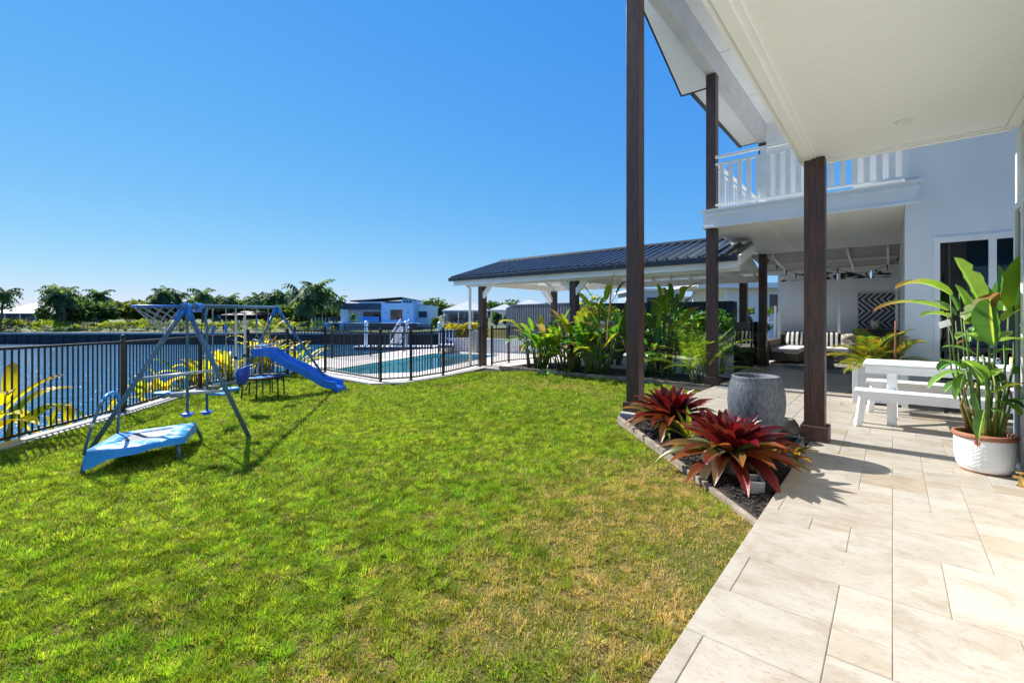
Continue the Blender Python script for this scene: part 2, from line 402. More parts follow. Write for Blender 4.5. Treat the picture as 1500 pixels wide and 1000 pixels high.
# --- near canal wall (drops from the kerb to the water) and the strip of soil the yellow plants grow from
wall = MB(); strip = MB()
for a, b in zip(shore[:-1], shore[1:]):
    za, zb = zl(a.x, a.y)-.02, zl(b.x, b.y)-.02
    wall.quad((a.x, a.y, -2.6), (b.x, b.y, -2.6), (b.x, b.y, zb), (a.x, a.y, za))
for a, b in zip(shore[:5], shore[1:6]):
    o = off2(a, b, .9)
    strip.prism([(a.x, a.y), (b.x, b.y), (b.x+o.x, b.y+o.y), (a.x+o.x, a.y+o.y)], -2.6, -.78)
a, b = Vector((nb_a.x, nb_a.y, 0)), Vector((nb_b.x, nb_b.y, 0))
wall.quad((b4.x-.3, b4.y+.6, -2.6), (a.x, a.y, -2.6), (a.x, a.y, -.3), (b4.x-.3, b4.y+.6, -.3))
wall.quad((a.x, a.y, -2.6), (b.x, b.y, -2.6), (b.x, b.y, -.3), (a.x, a.y, -.3))
setting('canal_bank', wall, 'seawall_dark')
setting('bank_soil', strip, 'soil')

# --- canal water: one sheet
wt = MB(); P = [ld(-400, -60), ld(70, -60), ld(70, 63), ld(-400, 63)]
wt.quad(*[(p.x, p.y, -2.3) for p in P]); setting('canal_water', wt, 'canal_water')

# --- far bank: sea wall, sloping grass, flat ground out to the horizon
fb = MB(); lat = [-420, -120, -60, -30, 0, 40, 90, 400]
rows = [(62.3, -.80), (70, -.55), (86, .05), (140, .35), (420, .4), (2600, .4)]
V = []; F = []
for d, z in rows:
    for l in lat:
        p = ld(l*(1 if d < 300 else d/200), d, z); V.append(p)
for i in range(len(rows)-1):
    for j in range(len(lat)-1):
        k = i*len(lat)+j; F.append((k, k+1, k+1+len(lat), k+len(lat)))
fb.add(V, F); setting('far_bank_ground', fb, 'far_grass')
r = thing('far_seawall', 'long dark retaining wall along the far side of the canal', 'retaining wall', ld(-40, 62))
sw = MB(); M_ = Matrix.Translation(ld(0, 62))@Matrix.Rotation(YAW, 4, 'Z')
sw.box(-420, 30, 0, .35, -2.7, -1.02, M_)
for k in range(90): sw.box(-130+k*1.6, -130+k*1.6+.22, -.09, 0, -2.7, -1.02, M_)
sw.build('wall', 'seawall_dark', r)
sc = MB(); sc.box(-420, 30, -.14, .42, -1.02, -.76, M_); sc.build('capping', 'seawall_cap', r)
# right-hand ground beyond the yard, to the horizon
rg = MB(); Q = [ld(-9.2, 62), ld(30, 62), ld(60, 40), ld(40, -4), ld(900, -20), ld(1600, 900), ld(-9.2, 900)]
rg.quad((*ld(30, 62).xy, -.30), (*ld(60, 40).xy, -.30), (*ld(900, 40).xy, -.3), (*ld(900, 62).xy, -.3))
rg.quad((*ld(60, 40).xy, -.30), (*ld(40, -4).xy, -.30), (*ld(900, -4).xy, -.3), (*ld(900, 40).xy, -.3))
setting('ground_beyond', rg, 'far_grass')

# --- travertine paving: French pattern of separate stones on a grout bed
m, n, L = mk('travertine')
o_ = n.new('ShaderNodeOutputMaterial'); b_ = n.new('ShaderNodeBsdfPrincipled'); L.new(b_.outputs[0], o_.inputs[0])
tc = n.new('ShaderNodeTexCoord'); vc = n.new('ShaderNodeVertexColor'); vc.layer_name = 'Col'
def noise(sc, st, det=5, ro=.55, dist=0):
    mp = n.new('ShaderNodeMapping'); mp.inputs['Scale'].default_value = st; L.new(tc.outputs['UV'], mp.inputs[0])
    x = n.new('ShaderNodeTexNoise'); x.inputs['Scale'].default_value = sc; x.inputs['Detail'].default_value = det; x.inputs['Roughness'].default_value = ro; x.inputs['Distortion'].default_value = dist
    L.new(mp.outputs[0], x.inputs['Vector']); return x.outputs['Fac']
def ramp(f, a, b, p0, p1):
    c = n.new('ShaderNodeValToRGB'); c.color_ramp.elements[0].position = p0; c.color_ramp.elements[1].position = p1
    c.color_ramp.elements[0].color = (*a, 1); c.color_ramp.elements[1].color = (*b, 1); L.new(f, c.inputs[0]); return c.outputs[0]
def mul(a, b):
    x = n.new('ShaderNodeMix'); x.data_type = 'RGBA'; x.blend_type = 'MULTIPLY'; x.inputs['Factor'].default_value = 1
    L.new(a, x.inputs[6]); L.new(b, x.inputs[7]); return x.outputs[2]
veins = ramp(noise(2.2, (1, 1.9, 1), 9, .70, 1.6), (.365, .312, .248), (.452, .424, .378), .30, .52)
cloud = ramp(noise(1.7, (1, 1.3, 1), 5, .6, 1.4), (.86, .825, .77), (1, 1, 1), .36, .55)
fine = ramp(noise(30, (.8, 1.7, 1), 6, .75), (.80, .74, .66), (1, 1, 1), .34, .47)
stain = ramp(noise(3.6, (.8, 1.5, 1), 8, .72, 2.2), (.80, .70, .56), (1, 1, 1), .30, .40)
pit = ramp(noise(75, (1, 1.9, 1), 2, .5), (.60, .52, .42), (1, 1, 1), .25, .31)
L.new(mul(mul(mul(mul(mul(veins, cloud), fine), pit), stain), vc.outputs[0]), b_.inputs['Base Color'])
b_.inputs['Roughness'].default_value = .46; b_.inputs['Specular IOR Level'].default_value = .35
bp = n.new('ShaderNodeBump'); bp.inputs['Strength'].default_value = .25; bp.inputs['Distance'].default_value = .004
L.new(noise(60, (1, 1.6, 1), 4, .6), bp.inputs['Height']); L.new(bp.outputs[0], b_.inputs['Normal'])
mat('grout', (.44, .36, .27), .9, .2, 30)

U = .21
def pave(x0, x1, y0, y1, seed, into):
    rnd = random.Random(seed)
    nx, ny = int(round((x1-x0)/U)), int(round((y1-y0)/U)); occ = [[0]*ny for _ in range(nx)]
    for j in range(ny):
        for i in range(nx):
            if occ[i][j]: continue
            opts = [(3, 2), (2, 2), (2, 3), (2, 1), (1, 2), (3, 2), (2, 2), (1, 1), (3, 1)] ; rnd.shuffle(opts); opts += [(2, 1), (1, 2), (1, 1)]
            for w, h in opts:
                if i+w <= nx and j+h <= ny and all(not occ[a][b] for a in range(i, i+w) for b in range(j, j+h)):
                    for a in range(i, i+w):
                        for b in range(j, j+h): occ[a][b] = 1
                    into.append((x0+i*U, x0+(i+w)*U, y0+j*U, y0+(j+h)*U)); break
stones = []
pave(-.63, -.63+U*19, -2.36, -2.36+U*40, 11, stones)          # beside the lawn (to Y=6.04)
pave(-2.73, -.63+U*19, -2.36+U*40, 18.2, 5, stones)
rnd = random.Random(21); ex = []
for i, s_ in enumerate(stones):        # edge row: some stones run out to the edge, others stop at a narrow cut strip
    if abs(s_[0]+.63) < 1e-6 and s_[3] < 6.05:
        if rnd.random() < .5: stones[i] = (-.71, *s_[1:])
        else: ex.append((-.71, -.63, s_[2], s_[3]))
stones += ex           # under the balcony and outdoor room
tp = MB(); uv = []
rnd = random.Random(3)
for x0, x1, y0, y1 in stones:
    g = .0015; t = rnd.random(); k = .90+.11*rnd.random()
    tint = (k, k*(.975+.03*t), k*(.945+.065*t))
    if rnd.random() < .08: tint = (.86, .79, .69)
    x0 += g; x1 -= g; y0 += g; y1 -= g; bz = .003
    dz = rnd.uniform(-.0006, .0006)
    V = [(x0, y0, -.03), (x1, y0, -.03), (x1, y1, -.03), (x0, y1, -.03), (x0, y0, -bz), (x1, y0, -bz), (x1, y1, -bz), (x0, y1, -bz),
         (x0+bz, y0+bz, dz), (x1-bz, y0+bz, dz), (x1-bz, y1-bz, dz), (x0+bz, y1-bz, dz)]
    F = [(0, 1, 5, 4), (1, 2, 6, 5), (2, 3, 7, 6), (3, 0, 4, 7), (4, 5, 9, 8), (5, 6, 10, 9), (6, 7, 11, 10), (7, 4, 8, 11), (8, 9, 10, 11)]
    tp.add(V, F, [tint]*12)
    ox, oy = rnd.uniform(0, 40), rnd.uniform(0, 40); fl = rnd.choice((1, -1))
    for f in F: uv += [((V[i][0])*fl+ox, V[i][1]+oy) for i in f]
pav = tp.build('patio_paving', 'travertine'); pav['kind'] = 'structure'
ul = pav.data.uv_layers.new(name='UVMap'); ul.data.foreach_set('uv', [c for q in uv for c in q])
gb = MB(); gb.prism([(-.71, -2.3), (3.36, -2.3), (3.36, 18.2), (-2.74, 18.2), (-2.74, 6.038), (-.71, 6.038)], -.16, -.0045)
setting('patio_bed', gb, 'grout')

# --- pool deck, kerb and basin
PA, PB, PB2, PC, PD = onz(487, 545, -.27), onz(527, 552, -.27), onz(612, 549, -.27), onz(733, 522.6, -.27), onz(635, 520, -.27)
deck_poly = [c0+Vector((-1.1, -.28, 0)), c1+Vector((0, -.30, 0)), cc+Vector((.16, -.12, 0)), c3+Vector((.16, 0, 0)), Vector((-9.72, 10.3, 0)), Vector((-8.35, 10.3, 0)), Vector((-8.35, 12.2, 0)), Vector((-8.2, 22, 0)), b4+Vector((3, 5, 0)), b4+Vector((-.25, .5, 0)), b3+Vector((-.5, .2, 0)), b2+Vector((-.5, .1, 0)), b1+Vector((-.4, -.2, 0)), f4+Vector((-.05, .1, 0))]
bm = bmesh.new()
bm.faces.new([bm.verts.new((p.x, p.y, -.235)) for p in deck_poly]); pe = bm.edges[:]
hole = [bm.verts.new((p.x, p.y, -.235)) for p in (PA, PB, PB2, PC, PD)]
he = [bm.edges.new((hole[i], hole[(i+1) % 5])) for i in range(5)]
bmesh.ops.delete(bm, geom=bm.faces[:], context='FACES_ONLY')
bmesh.ops.triangle_fill(bm, use_beauty=True, use_dissolve=False, edges=bm.edges[:], normal=(0, 0, 1))
ext = bmesh.ops.extrude_face_region(bm, geom=bm.faces[:])
bmesh.ops.translate(bm, verts=[v for v in ext['geom'] if isinstance(v, bmesh.types.BMVert)], vec=(0, 0, .045))
bmesh.ops.recalc_face_normals(bm, faces=bm.faces[:])
me = bpy.data.meshes.new('pool_deck'); bm.to_mesh(me); bm.free(); me.materials.append(MAT['pool_paver'])
deck = bpy.data.objects.new('pool_deck', me); COL.objects.link(deck); deck['kind'] = 'structure'
# basin
pb = MB(); H4 = [PA, PB, PB2, PC, PD]
for i in range(5):
    p, q = H4[i], H4[(i+1) % 5]; pb.quad((p.x, p.y, -1.6), (q.x, q.y, -1.6), (q.x, q.y, -.215), (p.x, p.y, -.215))
pb.quad(*[(p.x, p.y, -1.6) for p in H4]); setting('pool_basin', pb, 'pool_tile')
pw = MB(); pw.quad(*[(p.x, p.y, -.285) for p in H4]); setting('pool_water', pw, 'pool_water')
# kerb under the canal-side fence
kb = MB()
kp = [fa, f0, f1, f2, f3, f4]
for a, b in zip(kp[:-1], kp[1:]):
    o1, o2 = off2(a, b, .13), off2(a, b, -.17)
    V = [(a+o1), (b+o1), (b+o2), (a+o2)]
    top = [(p.x, p.y, zl(p.x, p.y)+.018) for p in V]; bot = [(p.x, p.y, zl(p.x, p.y)-.2) for p in V]
    kb.add(bot+top, [(3,2,1,0), (4,5,6,7), (0,1,5,4), (1,2,6,5), (2,3,7,6), (3,0,4,7)])
setting('concrete_kerb', kb, 'concrete')

# --- planted beds: soil sheets, timber edging, mulch chips
bed = MB(); bed.prism([(A_BED.x, A_BED.y), (B_BED.x, B_BED.y), (-.71, 6.04), (-2.74, 6.04)], -.2, -.035)
bed.prism([(-8.4, BEDY), (-2.76, BEDY), (-2.76, 11.3), (-8.4, 11.3)], -.2, -.025)
bed.prism([(-3.3, 9.2), (-2.78, 9.0), (-2.78, BEDY), (-3.6, BEDY)], -.2, -.028)
setting('garden_bed_soil', bed, 'soil')
ch = MB(); rnd = random.Random(8)
def chips(poly, num, z):
    xs = [p[0] for p in poly]; ys = [p[1] for p in poly]; k = 0
    while k < num:
        x, y = rnd.uniform(min(xs), max(xs)), rnd.uniform(min(ys), max(ys))
        ins = False
        for i in range(len(poly)):
            (xa, ya), (xb, yb) = poly[i], poly[i-1]
            if (ya > y) != (yb > y) and x < (xb-xa)*(y-ya)/(yb-ya)+xa: ins = not ins
        if not ins: continue
        k += 1; a = rnd.uniform(0, 6.3); l = rnd.uniform(.012, .045); w = rnd.uniform(.006, .016)
        M_ = Matrix.Translation((x, y, z+rnd.uniform(0, .018)))@Matrix.Rotation(a, 4, 'Z')@Matrix.Rotation(rnd.uniform(-.6, .6), 4, 'Y')
        ch.box(-l/2, l/2, -w/2, w/2, -.003, .003, M_)
chips([(A_BED.x+.1, A_BED.y-.02), (B_BED.x-.02, B_BED.y+.1), (-.73, 5.95), (-2.6, 5.95)], 2600, -.03)
chips([(-8.3, BEDY+.05), (-2.8, BEDY+.05), (-2.8, 11.2), (-8.3, 11.2)], 900, -.02)
o = ch.build('bark_mulch', 'mulch_chip'); tag(o, 'dark bark mulch covering the soil of the garden beds', 'mulch', kind='stuff')
def plank(name, a, b, label, w=.045, h=.12, z=-.072):
    mb = MB(); a = Vector((*a, z)); b = Vector((*b, z)); mb.bar(a, b, w, h)
    o = mb.build(name, 'edging_timber', bevel=.006, loc=(a+b)/2); tag(o, label, 'garden edging', 'timber edging of the beds'); return o
d_ = (B_BED-A_BED); q = lambda t: (A_BED.x+d_.x*t, A_BED.y+d_.y*t)
plank('edging_board', q(-.01), q(.50), 'weathered timber edging board running from the big bare post to the bed middle')
plank('edging_board', q(.505), q(.775), 'short middle timber edging board beside the front red bromeliad', z=-.078)
plank('edging_board', q(.78), q(1.02), 'sunken timber edging board with a muddy end at the paving', z=-.088)
plank('edging_board', (-8.45, BEDY-.03), (-2.8, BEDY-.03), 'long timber edging along the foot of the pavilion planting', h=.10, z=-.035)

# ================================================================== GRASS (uncountable: one mesh)
def vnoise(x, y, s, seed):
    r = np.random.RandomState(seed); T = r.rand(64, 64)
    u, v = x*s, y*s; i, j = np.floor(u).astype(int), np.floor(v).astype(int); fu, fv = u-i, v-j
    fu, fv = fu*fu*(3-2*fu), fv*fv*(3-2*fv)
    g = lambda a, b: T[a % 64, b % 64]
    return (g(i, j)*(1-fu)+g(i+1, j)*fu)*(1-fv)+(g(i, j+1)*(1-fu)+g(i+1, j+1)*fu)*fv
def inpoly(x, y, poly):
    ins = np.zeros(len(x), bool)
    for k in range(len(poly)):
        (xa, ya), (xb, yb) = poly[k], poly[k-1]
        c = ((ya > y) != (yb > y)); t = np.where(c, (xb-xa)*(y-ya)/((yb-ya) if yb != ya else 1)+xa, 1e9)
        ins ^= c & (x < t)
    return ins
def xy(p, dx=0, dy=0): return (p.x+dx, p.y+dy)
kin = lambda a, b: off2(a, b, -.165)
GP = [(-.718, -1.5), (-.715, 3.44), (A_BED.x-.05, A_BED.y-.03), (-3.02, 6.35), (-2.79, 6.35), (-2.79, 9.0), (-3.3, 9.15), (-3.62, BEDY-.07), (-9.6, BEDY-.07), xy(c3, .2, .1), xy(cc, .2, -.1), xy(c1, 0, -.34), xy(c0, -.8, -.32), xy(f4, .1, -.4), xy(f3+kin(f2, f4)), xy(f2+kin(f1, f3)), xy(f1+kin(f0, f2)), xy(f0+kin(f0, f1)), xy(fa+kin(f0, f1)), (-1.5, -6)]
np_r = np.random.RandomState(4)
def zl_np(x, y):
    sm = lambda t: (lambda u: u*u*(3-2*u))(np.clip(t, 0, 1))
    b = np.maximum(-.27, -.05-.022*np.maximum(0, -x-1)); s = sm((y-7.5)/2.8)*sm((x+9.3)/2); return b+(-.05-b)*s
PX = []; PY = []; PS = []
for d0, d1, den, size in [(.9, 2.6, 25000, 1.0), (2.6, 4.2, 17000, 1.05), (4.2, 7, 8000, 1.3), (7, 10, 4200, 1.65), (10, 15, 2300, 2.2)]:
    num = int(den*3.14159*(d1*d1-d0*d0)*.30)
    r_ = np.sqrt(np_r.uniform(d0*d0, d1*d1, num)); a_ = np_r.uniform(rad(-62), rad(46), num)   # fan round the view
    l = r_*np.sin(a_); d = r_*np.cos(a_)
    x = FW[0]*d+RT[0]*l; y = FW[1]*d+RT[1]*l
    k = inpoly(x, y, GP); PX.append(x[k]); PY.append(y[k]); PS.append(np.full(k.sum(), size))
x = np.concatenate(PX); y = np.concatenate(PY); sz = np.concatenate(PS); N = len(x)
n1 = vnoise(x, y, .55, 1)*.6+vnoise(x, y, 1.5, 2)*.4; n2 = vnoise(x, y, 4.5, 3)*.55+vnoise(x, y, 11, 5)*.45
# tufts: every blade belongs to the nearest jittered tuft centre, which sets its shade, its height and its outward lean
cell = .062
def tuft(ix, iy, k):
    hsh = np.sin(ix*127.1+iy*311.7+k*74.7)*43758.5453; return hsh-np.floor(hsh)
bi, bj = np.floor(x/cell), np.floor(y/cell); best = np.full(N, 9.); tx = np.zeros(N); ty_ = np.zeros(N); ti = np.zeros(N); tj = np.zeros(N)
for di in (-1, 0, 1):
    for dj in (-1, 0, 1):
        ix, iy = bi+di, bj+dj; px_, py_ = (ix+tuft(ix, iy, 1))*cell, (iy+tuft(ix, iy, 2))*cell; dd = (x-px_)**2+(y-py_)**2; k = dd < best
        best[k] = dd[k]; tx[k] = px_[k]; ty_[k] = py_[k]; ti[k] = ix[k]; tj[k] = iy[k]
u1, u2, u3 = tuft(ti, tj, 3), tuft(ti, tj, 4), tuft(ti, tj, 5); rad_ = np.sqrt(best)/cell
# worn and dry: along the paving edge, a pale patch in front of the pavilion, a scuffed spot before the pool corner
dry = np.clip(1.15*np.exp(-((x+1.0)/1.15)**2)*(np.clip((y-.2)/1.4, 0, 1))*np.clip((6.2-y)/1.5, 0, 1) + .75*np.exp(-(((x+5.7)/1.6)**2+((y-8.3)/.55)**2)) + .5*np.exp(-(((x+7.6)/.6)**2+((y-6.9)/.4)**2)) + .35*np.exp(-(((x+9)/1.2)**2+((y-4.2)/.9)**2)), 0, 1)
dry = np.clip(dry*(.35+1.1*n2)+(n2-.60)*.8+(n1-.60)*.9, 0, 1)
lush = np.clip((n1-.33)*2.4, 0, 1)
rr = np_r.rand(N)
straw = rr < (.03+.74*dry*(.30+1.2*u1)+.07*(u1 > .86)+.06*(1-lush)*(u3 > .6))
bare = np.exp(-(((x+.86)/.26)**2+((y-2.75)/.55)**2))+.8*np.exp(-(((x+1.25)/.3)**2+((y-1.6)/.3)**2))+.8*np.exp(-(((x+6.2)/.22)**2+((y-8.6)/.12)**2))
keep = ~((np_r.rand(N) < .85*bare) | ((u2 < .04+.13*dry) & (rad_ > .22) & (np_r.rand(N) < .75)))
lt = (1-lush)[:, None]; warm = (u3*.7+.3*(1-lush))[:, None]
g0 = np.array([.172, .362, .028])*(1-warm)+np.array([.44, .52, .054])*warm
base = g0*(.70+.55*np_r.rand(N))[:, None]*(.40+.95*u1)[:, None]
base = base*(1-.45*dry)[:, None]+np.array([.37, .32, .08])*(.45*dry)[:, None]
colr = np.where(straw[:, None], np.stack([.62+.12*rr, .48+.08*rr, .22+.06*rr], 1)*(.55+.6*np_r.rand(N))[:, None], base)
h = (.017+.018*np_r.rand(N))*(1-.30*dry)*(.42+1.15*u2)*(.75+.5*n1)*np.where(straw, .85, 1)*np.sqrt(sz)*(1.15-.5*rad_); w = (.0026+.0020*np_r.rand(N))*sz*1.15
x, y, h, w, colr = x[keep], y[keep], h[keep], w[keep], colr[keep]; N = len(x)
ox_, oy_ = (x-tx[keep])/cell, (y-ty_[keep])/cell
z = zl_np(x, y)-.012
az = np_r.uniform(0, 2*np.pi, N); lean = np_r.uniform(.2, 1.5, N)*h
qa = np_r.uniform(0, 2*np.pi, N); lx, ly = (np.cos(qa)*.75+ox_*1.6)*lean, (np.sin(qa)*.75+oy_*1.6)*lean
V = np.zeros((N, 5, 3), np.float32)
cx, cy_ = np.cos(az)*w/2, np.sin(az)*w/2
V[:, 0] = np.stack([x-cx, y-cy_, z], 1); V[:, 1] = np.stack([x+cx, y+cy_, z], 1)
V[:, 2] = np.stack([x+cx*.8+lx*.38, y+cy_*.8+ly*.38, z+h*.66], 1); V[:, 3] = np.stack([x-cx*.8+lx*.38, y-cy_*.8+ly*.38, z+h*.66], 1)
V[:, 4] = np.stack([x+lx, y+ly, z+h], 1)
me = bpy.data.meshes.new('lawn_grass'); me.vertices.add(N*5); me.vertices.foreach_set('co', V.ravel())
idx = np.arange(N, dtype=np.int32)[:, None]*5
LP = np.concatenate([idx+np.array([0, 1, 2, 3]), idx+np.array([3, 2, 4])], 1).astype(np.int32)
me.loops.add(N*7); me.loops.foreach_set('vertex_index', LP.ravel())
st = (np.arange(N)[:, None]*7+np.array([0, 4])).ravel().astype(np.int32); tot = np.tile([4, 3], N).astype(np.int32)
me.polygons.add(N*2); me.polygons.foreach_set('loop_start', st); me.polygons.foreach_set('loop_total', tot)
me.update(calc_edges=True)
ca = me.color_attributes.new('Col', 'FLOAT_COLOR', 'POINT')
C = np.ones((N, 5, 4), np.float32); C[:, :, :3] = colr[:, None, :]
ca.data.foreach_set('color', C.ravel()); me.materials.append(MAT['grass_blade'])
go = bpy.data.objects.new('lawn_grass', me); COL.objects.link(go)
tag(go, 'short green lawn grass with dry straw patches by the paving', 'grass', kind='stuff')
print('grass blades', N)

# ================================================================== THE HOUSE
H = thing('house', 'two storey pale rendered house with dark timber posts, white balcony and boarded patio ceiling', 'house', (.2, 9.7, 0))
def part(name, mb, m, parent, **k): return mb.build(name, m, parent, **k)
def Bx(*a): return MB().box(*a)

# patio ceiling over the camera
ce = part('patio_ceiling', Bx(-.74, 3.2, -3.2, 6.27, 3.15, 3.34), 'ceiling_boards', H)
t = MB(); t.box(-.83, -.742, -3.2, 6.36, 3.165, 3.42); t.box(-.742, 3.2, 6.272, 6.36, 3.165, 3.42)
t.box(-.775, -.70, -3.2, 6.30, 3.128, 3.163); t.box(-.698, .86, 6.235, 6.30, 3.128, 3.163); t.box(-.70, -.655, -3.2, 6.233, 3.139, 3.149); t.box(-.653, .86, 6.19, 6.233, 3.139, 3.149)
t.box(.80, .888, -3.2, 6.18, 3.125, 3.149)
part('ceiling_trim', t, 'soffit_paint', ce)
dl = onz(1325, 178, 3.147); d_ = MB(); d_.lathe([(.0, -.001), (.038, -.002), (.043, -.012), (.062, -.012), (.068, -.004), (.068, .01)], dl, 32); part('downlight', d_, 'white_paint', ce, smooth=True)

# walls
w1 = MB(); w1.box(.15, .50, 9.75, 9.95, 0, 9); w1.box(.50, 2.9, 9.75, 9.95, 2.62, 9); w1.box(2.9, 5, 9.75, 9.95, 0, 9)
w1.box(.15, .35, 9.952, 17.58, 0, 3.16); w1.box(.15, .35, 9.952, 14.4, 3.53, 6.78)
fw = part('door_wall', w1, 'wall_render', H)
pwl = part('patio_wall', Bx(.90, 1.15, -3.2, 6.45, 0, 3.125), 'white_render', H)  # mostly out of view; kept white to bounce light onto the ceiling
sdr = MB(); sdr.box(.862, .899, 6.20, 6.26, 0, 2.42); sdr.box(.862, .899, 5.2, 6.199, 2.36, 2.42); sdr.box(.862, .899, 5.2, 6.199, 0, .05); sdr.box(.862, .899, 5.14, 5.199, 0, 2.42); sdr = part('sliding_door', sdr, 'white_paint', H, bevel=.003)
for a_, b_ in ((5.20, 6.199),): part('glass_pane', Bx(.884, .898, a_, b_, .051, 2.359), 'door_glass', sdr)
bw = MB(); bw.box(-2.78, -1.42, 14.42, 14.6, 3.54, 6.78); bw.box(-.78, .148, 14.42, 14.6, 3.54, 6.78); part('balcony_wall', bw, 'wall_render', H)
rw = part('rear_wall', Bx(-2.97, .32, 17.6, 17.75, 0, 2.56), 'white_brick', H)
z = MB(); [z.box(-2.95+i*.82, -2.95+i*.82+.77, 17.64, 17.66, 2.565, 2.80) for i in range(4)]; part('patterned_screen', z, 'zebra', rw)
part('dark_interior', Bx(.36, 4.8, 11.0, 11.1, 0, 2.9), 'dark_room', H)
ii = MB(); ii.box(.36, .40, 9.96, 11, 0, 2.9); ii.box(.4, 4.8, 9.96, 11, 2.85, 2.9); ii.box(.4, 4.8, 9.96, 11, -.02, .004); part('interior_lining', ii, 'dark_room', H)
# sliding door
dr = MB(); dr.box(.50, .565, 9.72, 9.80, 0, 2.62); dr.box(.565, 2.9, 9.72, 9.80, 2.53, 2.62); dr.box(1.09, 1.175, 9.725, 9.79, .06, 2.53); dr.box(.565, 2.9, 9.725, 9.79, 0, .06)
dr = part('sliding_door', dr, 'white_paint', H, bevel=.004)
dp = MB(); dp.box(.566, 1.089, 9.752, 9.76, .061, 2.529); dp.box(1.176, 2.89, 9.752, 9.76, .061, 2.529); part('glass_pane', dp, 'dark_glass', dr)
dh = MB(); dh.box(1.105, 1.125, 9.70, 9.725, 1.0, 1.22); part('handle', dh, 'silver', dr)

# dark timber posts
def post(cx, cy, z1, base=True, lab=None):
    o = part('verandah_post', Bx(cx-.095, cx+.095, cy-.095, cy+.095, .0, z1), 'stained_timber', H, bevel=.004)
    if base: part('post_base', Bx(cx-.132, cx+.132, cy-.132, cy+.132, 0, .17), 'stained_base', o, bevel=.006)
    if lab: o['label'] = lab
    return o
post(-2.83, 6.14, 6.29, lab='tall full height dark post nearest the lawn')
post(-2.83, 9.76, 6.29, lab='dark post passing through the balcony corner')
pc = post(-.67, 6.14, 3.149, lab='dark post under the corner of the patio ceiling')
part('cover_strip', Bx(-.768, -.725, 6.036, 6.044, .17, 3.12), 'stained_timber', pc)
post(-2.83, 14.5, 6.29, lab='far dark post behind the balcony')

# balcony
bal = part('balcony', Bx(-2.95, .30, 9.60, 14.42, 3.20, 3.50), 'wall_render', H)
tr = MB(); tr.box(-2.99, .34, 9.56, 14.42, 3.502, 3.535); tr.box(-2.97, .32, 9.58, 9.598, 3.40, 3.44); tr.box(-2.97, .32, 9.578, 9.598, 3.165, 3.20); tr.box(-2.97, -2.952, 9.6, 14.42, 3.165, 3.20)
part('drip_edge', tr, 'white_paint', bal)
so = part('balcony_soffit', Bx(-2.93, .148, 9.60, 14.5, 3.172, 3.199), 'soffit_paint', bal)
bt = MB(); [bt.box(x, x+.045, 9.62, 14.48, 3.160, 3.171) for x in (-1.93, -.93)]; bt.box(-2.9, .14, 14.40, 14.5, 3.150, 3.1715); part('cover_batten', bt, 'soffit_paint', so)
rail = MB(); rail.box(-2.735, .30, 9.63, 9.70, 4.555, 4.60); rail.box(-2.735, .30, 9.645, 9.685, 4.415, 4.455); rail.box(-2.735, .30, 9.645, 9.685, 3.60, 3.64)
rail.box(-2.87, -2.80, 9.86, 14.4, 4.555, 4.60); rail.box(-2.855, -2.815, 9.86, 14.4, 4.415, 4.455); rail.box(-2.855, -2.815, 9.86, 14.4, 3.60, 3.64)
rail = part('balustrade', rail, 'white_paint', bal, bevel=.003)
x = -2.66
while x < .27:
    part('baluster', Bx(x, x+.085, 9.655, 9.675, 3.64, 4.415), 'white_paint', rail); x += .163
y = 9.95
while y < 14.3:
    part('baluster', Bx(-2.845, -2.825, y, y+.085, 3.64, 4.415), 'white_paint', rail); y += .24
nb = MB(); nb.box(-1.93, -1.82, 9.64, 9.69, 3.536, 4.555); part('newel', nb, 'white_paint', rail)

# upper roof: beam, ceiling, eaves, raked gable overhang
ub = MB(); ub.box(-2.925, -2.735, -3, 14.42, 6.30, 6.78); part('upper_beam', ub, 'grey_panel', H)
ur = part('upper_roof', MB().box(-2.92, 5.2, -3.4, 14.9, 6.93, 7.05).box(-3.42, -2.921, 10.24, 14.9, 6.48, 6.55), 'dark_roof', H)  # unseen flat slab over the ceiling, put in to block the sun
part('upper_ceiling', Bx(-2.734, 5, -3, 14.42, 6.785, 6.83), 'soffit_paint', ur)
for y in (7.4, 9.9, 12.3): part('ceiling_joint', Bx(-2.73, 2, y, y+.02, 6.779, 6.784), 'grey_panel', ur)
part('eave_soffit', Bx(-3.42, -2.928, 10.24, 14.62, 6.40, 6.43), 'soffit_paint', ur)
eg = MB(); eg.box(-3.50, -3.421, 10.24, 14.68, 6.37, 6.47); eg.box(-3.42, -2.93, 14.621, 14.66, 6.39, 6.47); part('gutter', eg, 'dark_gutter', ur)
lift = lambda y: 6.30+(10.2-y)*.43
V = [(X, y, lift(y)+dz) for dz in (0, .05) for (X, y) in ((-3.6, 10.2), (-2.93, 10.2), (-2.93, -1), (-3.6, -1))]
rs = MB(); rs.add(V, [(0,1,2,3), (7,6,5,4), (0,4,5,1), (1,5,6,2), (2,6,7,3), (3,7,4,0)]); part('raked_soffit', rs, 'soffit_paint', ur)
bg_ = MB(); bg_.bar((-3.62, 10.22, lift(10.22)+.05), (-3.62, -1, lift(-1)+.05), .03, .10); bg_.box(-3.63, -2.93, 10.205, 10.235, 6.28, 6.36); part('barge_board', bg_, 'dark_gutter', ur)
gw = MB(); V = [(-2.93, 10.2, 6.78), (-2.93, -1, 6.78), (-2.93, -1, lift(-1)), (-2.93, 10.2, 6.78)]
gw.add([(-2.928, 9.0, 6.785), (-2.928, -1, 6.785), (-2.928, -1, lift(-1)), (-2.74, 9.0, 6.785), (-2.74, -1, 6.785), (-2.74, -1, lift(-1))], [(0,1,2), (5,4,3), (0,3,4,1), (0,2,5,3)]); part('gable_wall', gw, 'soffit_paint', ur)

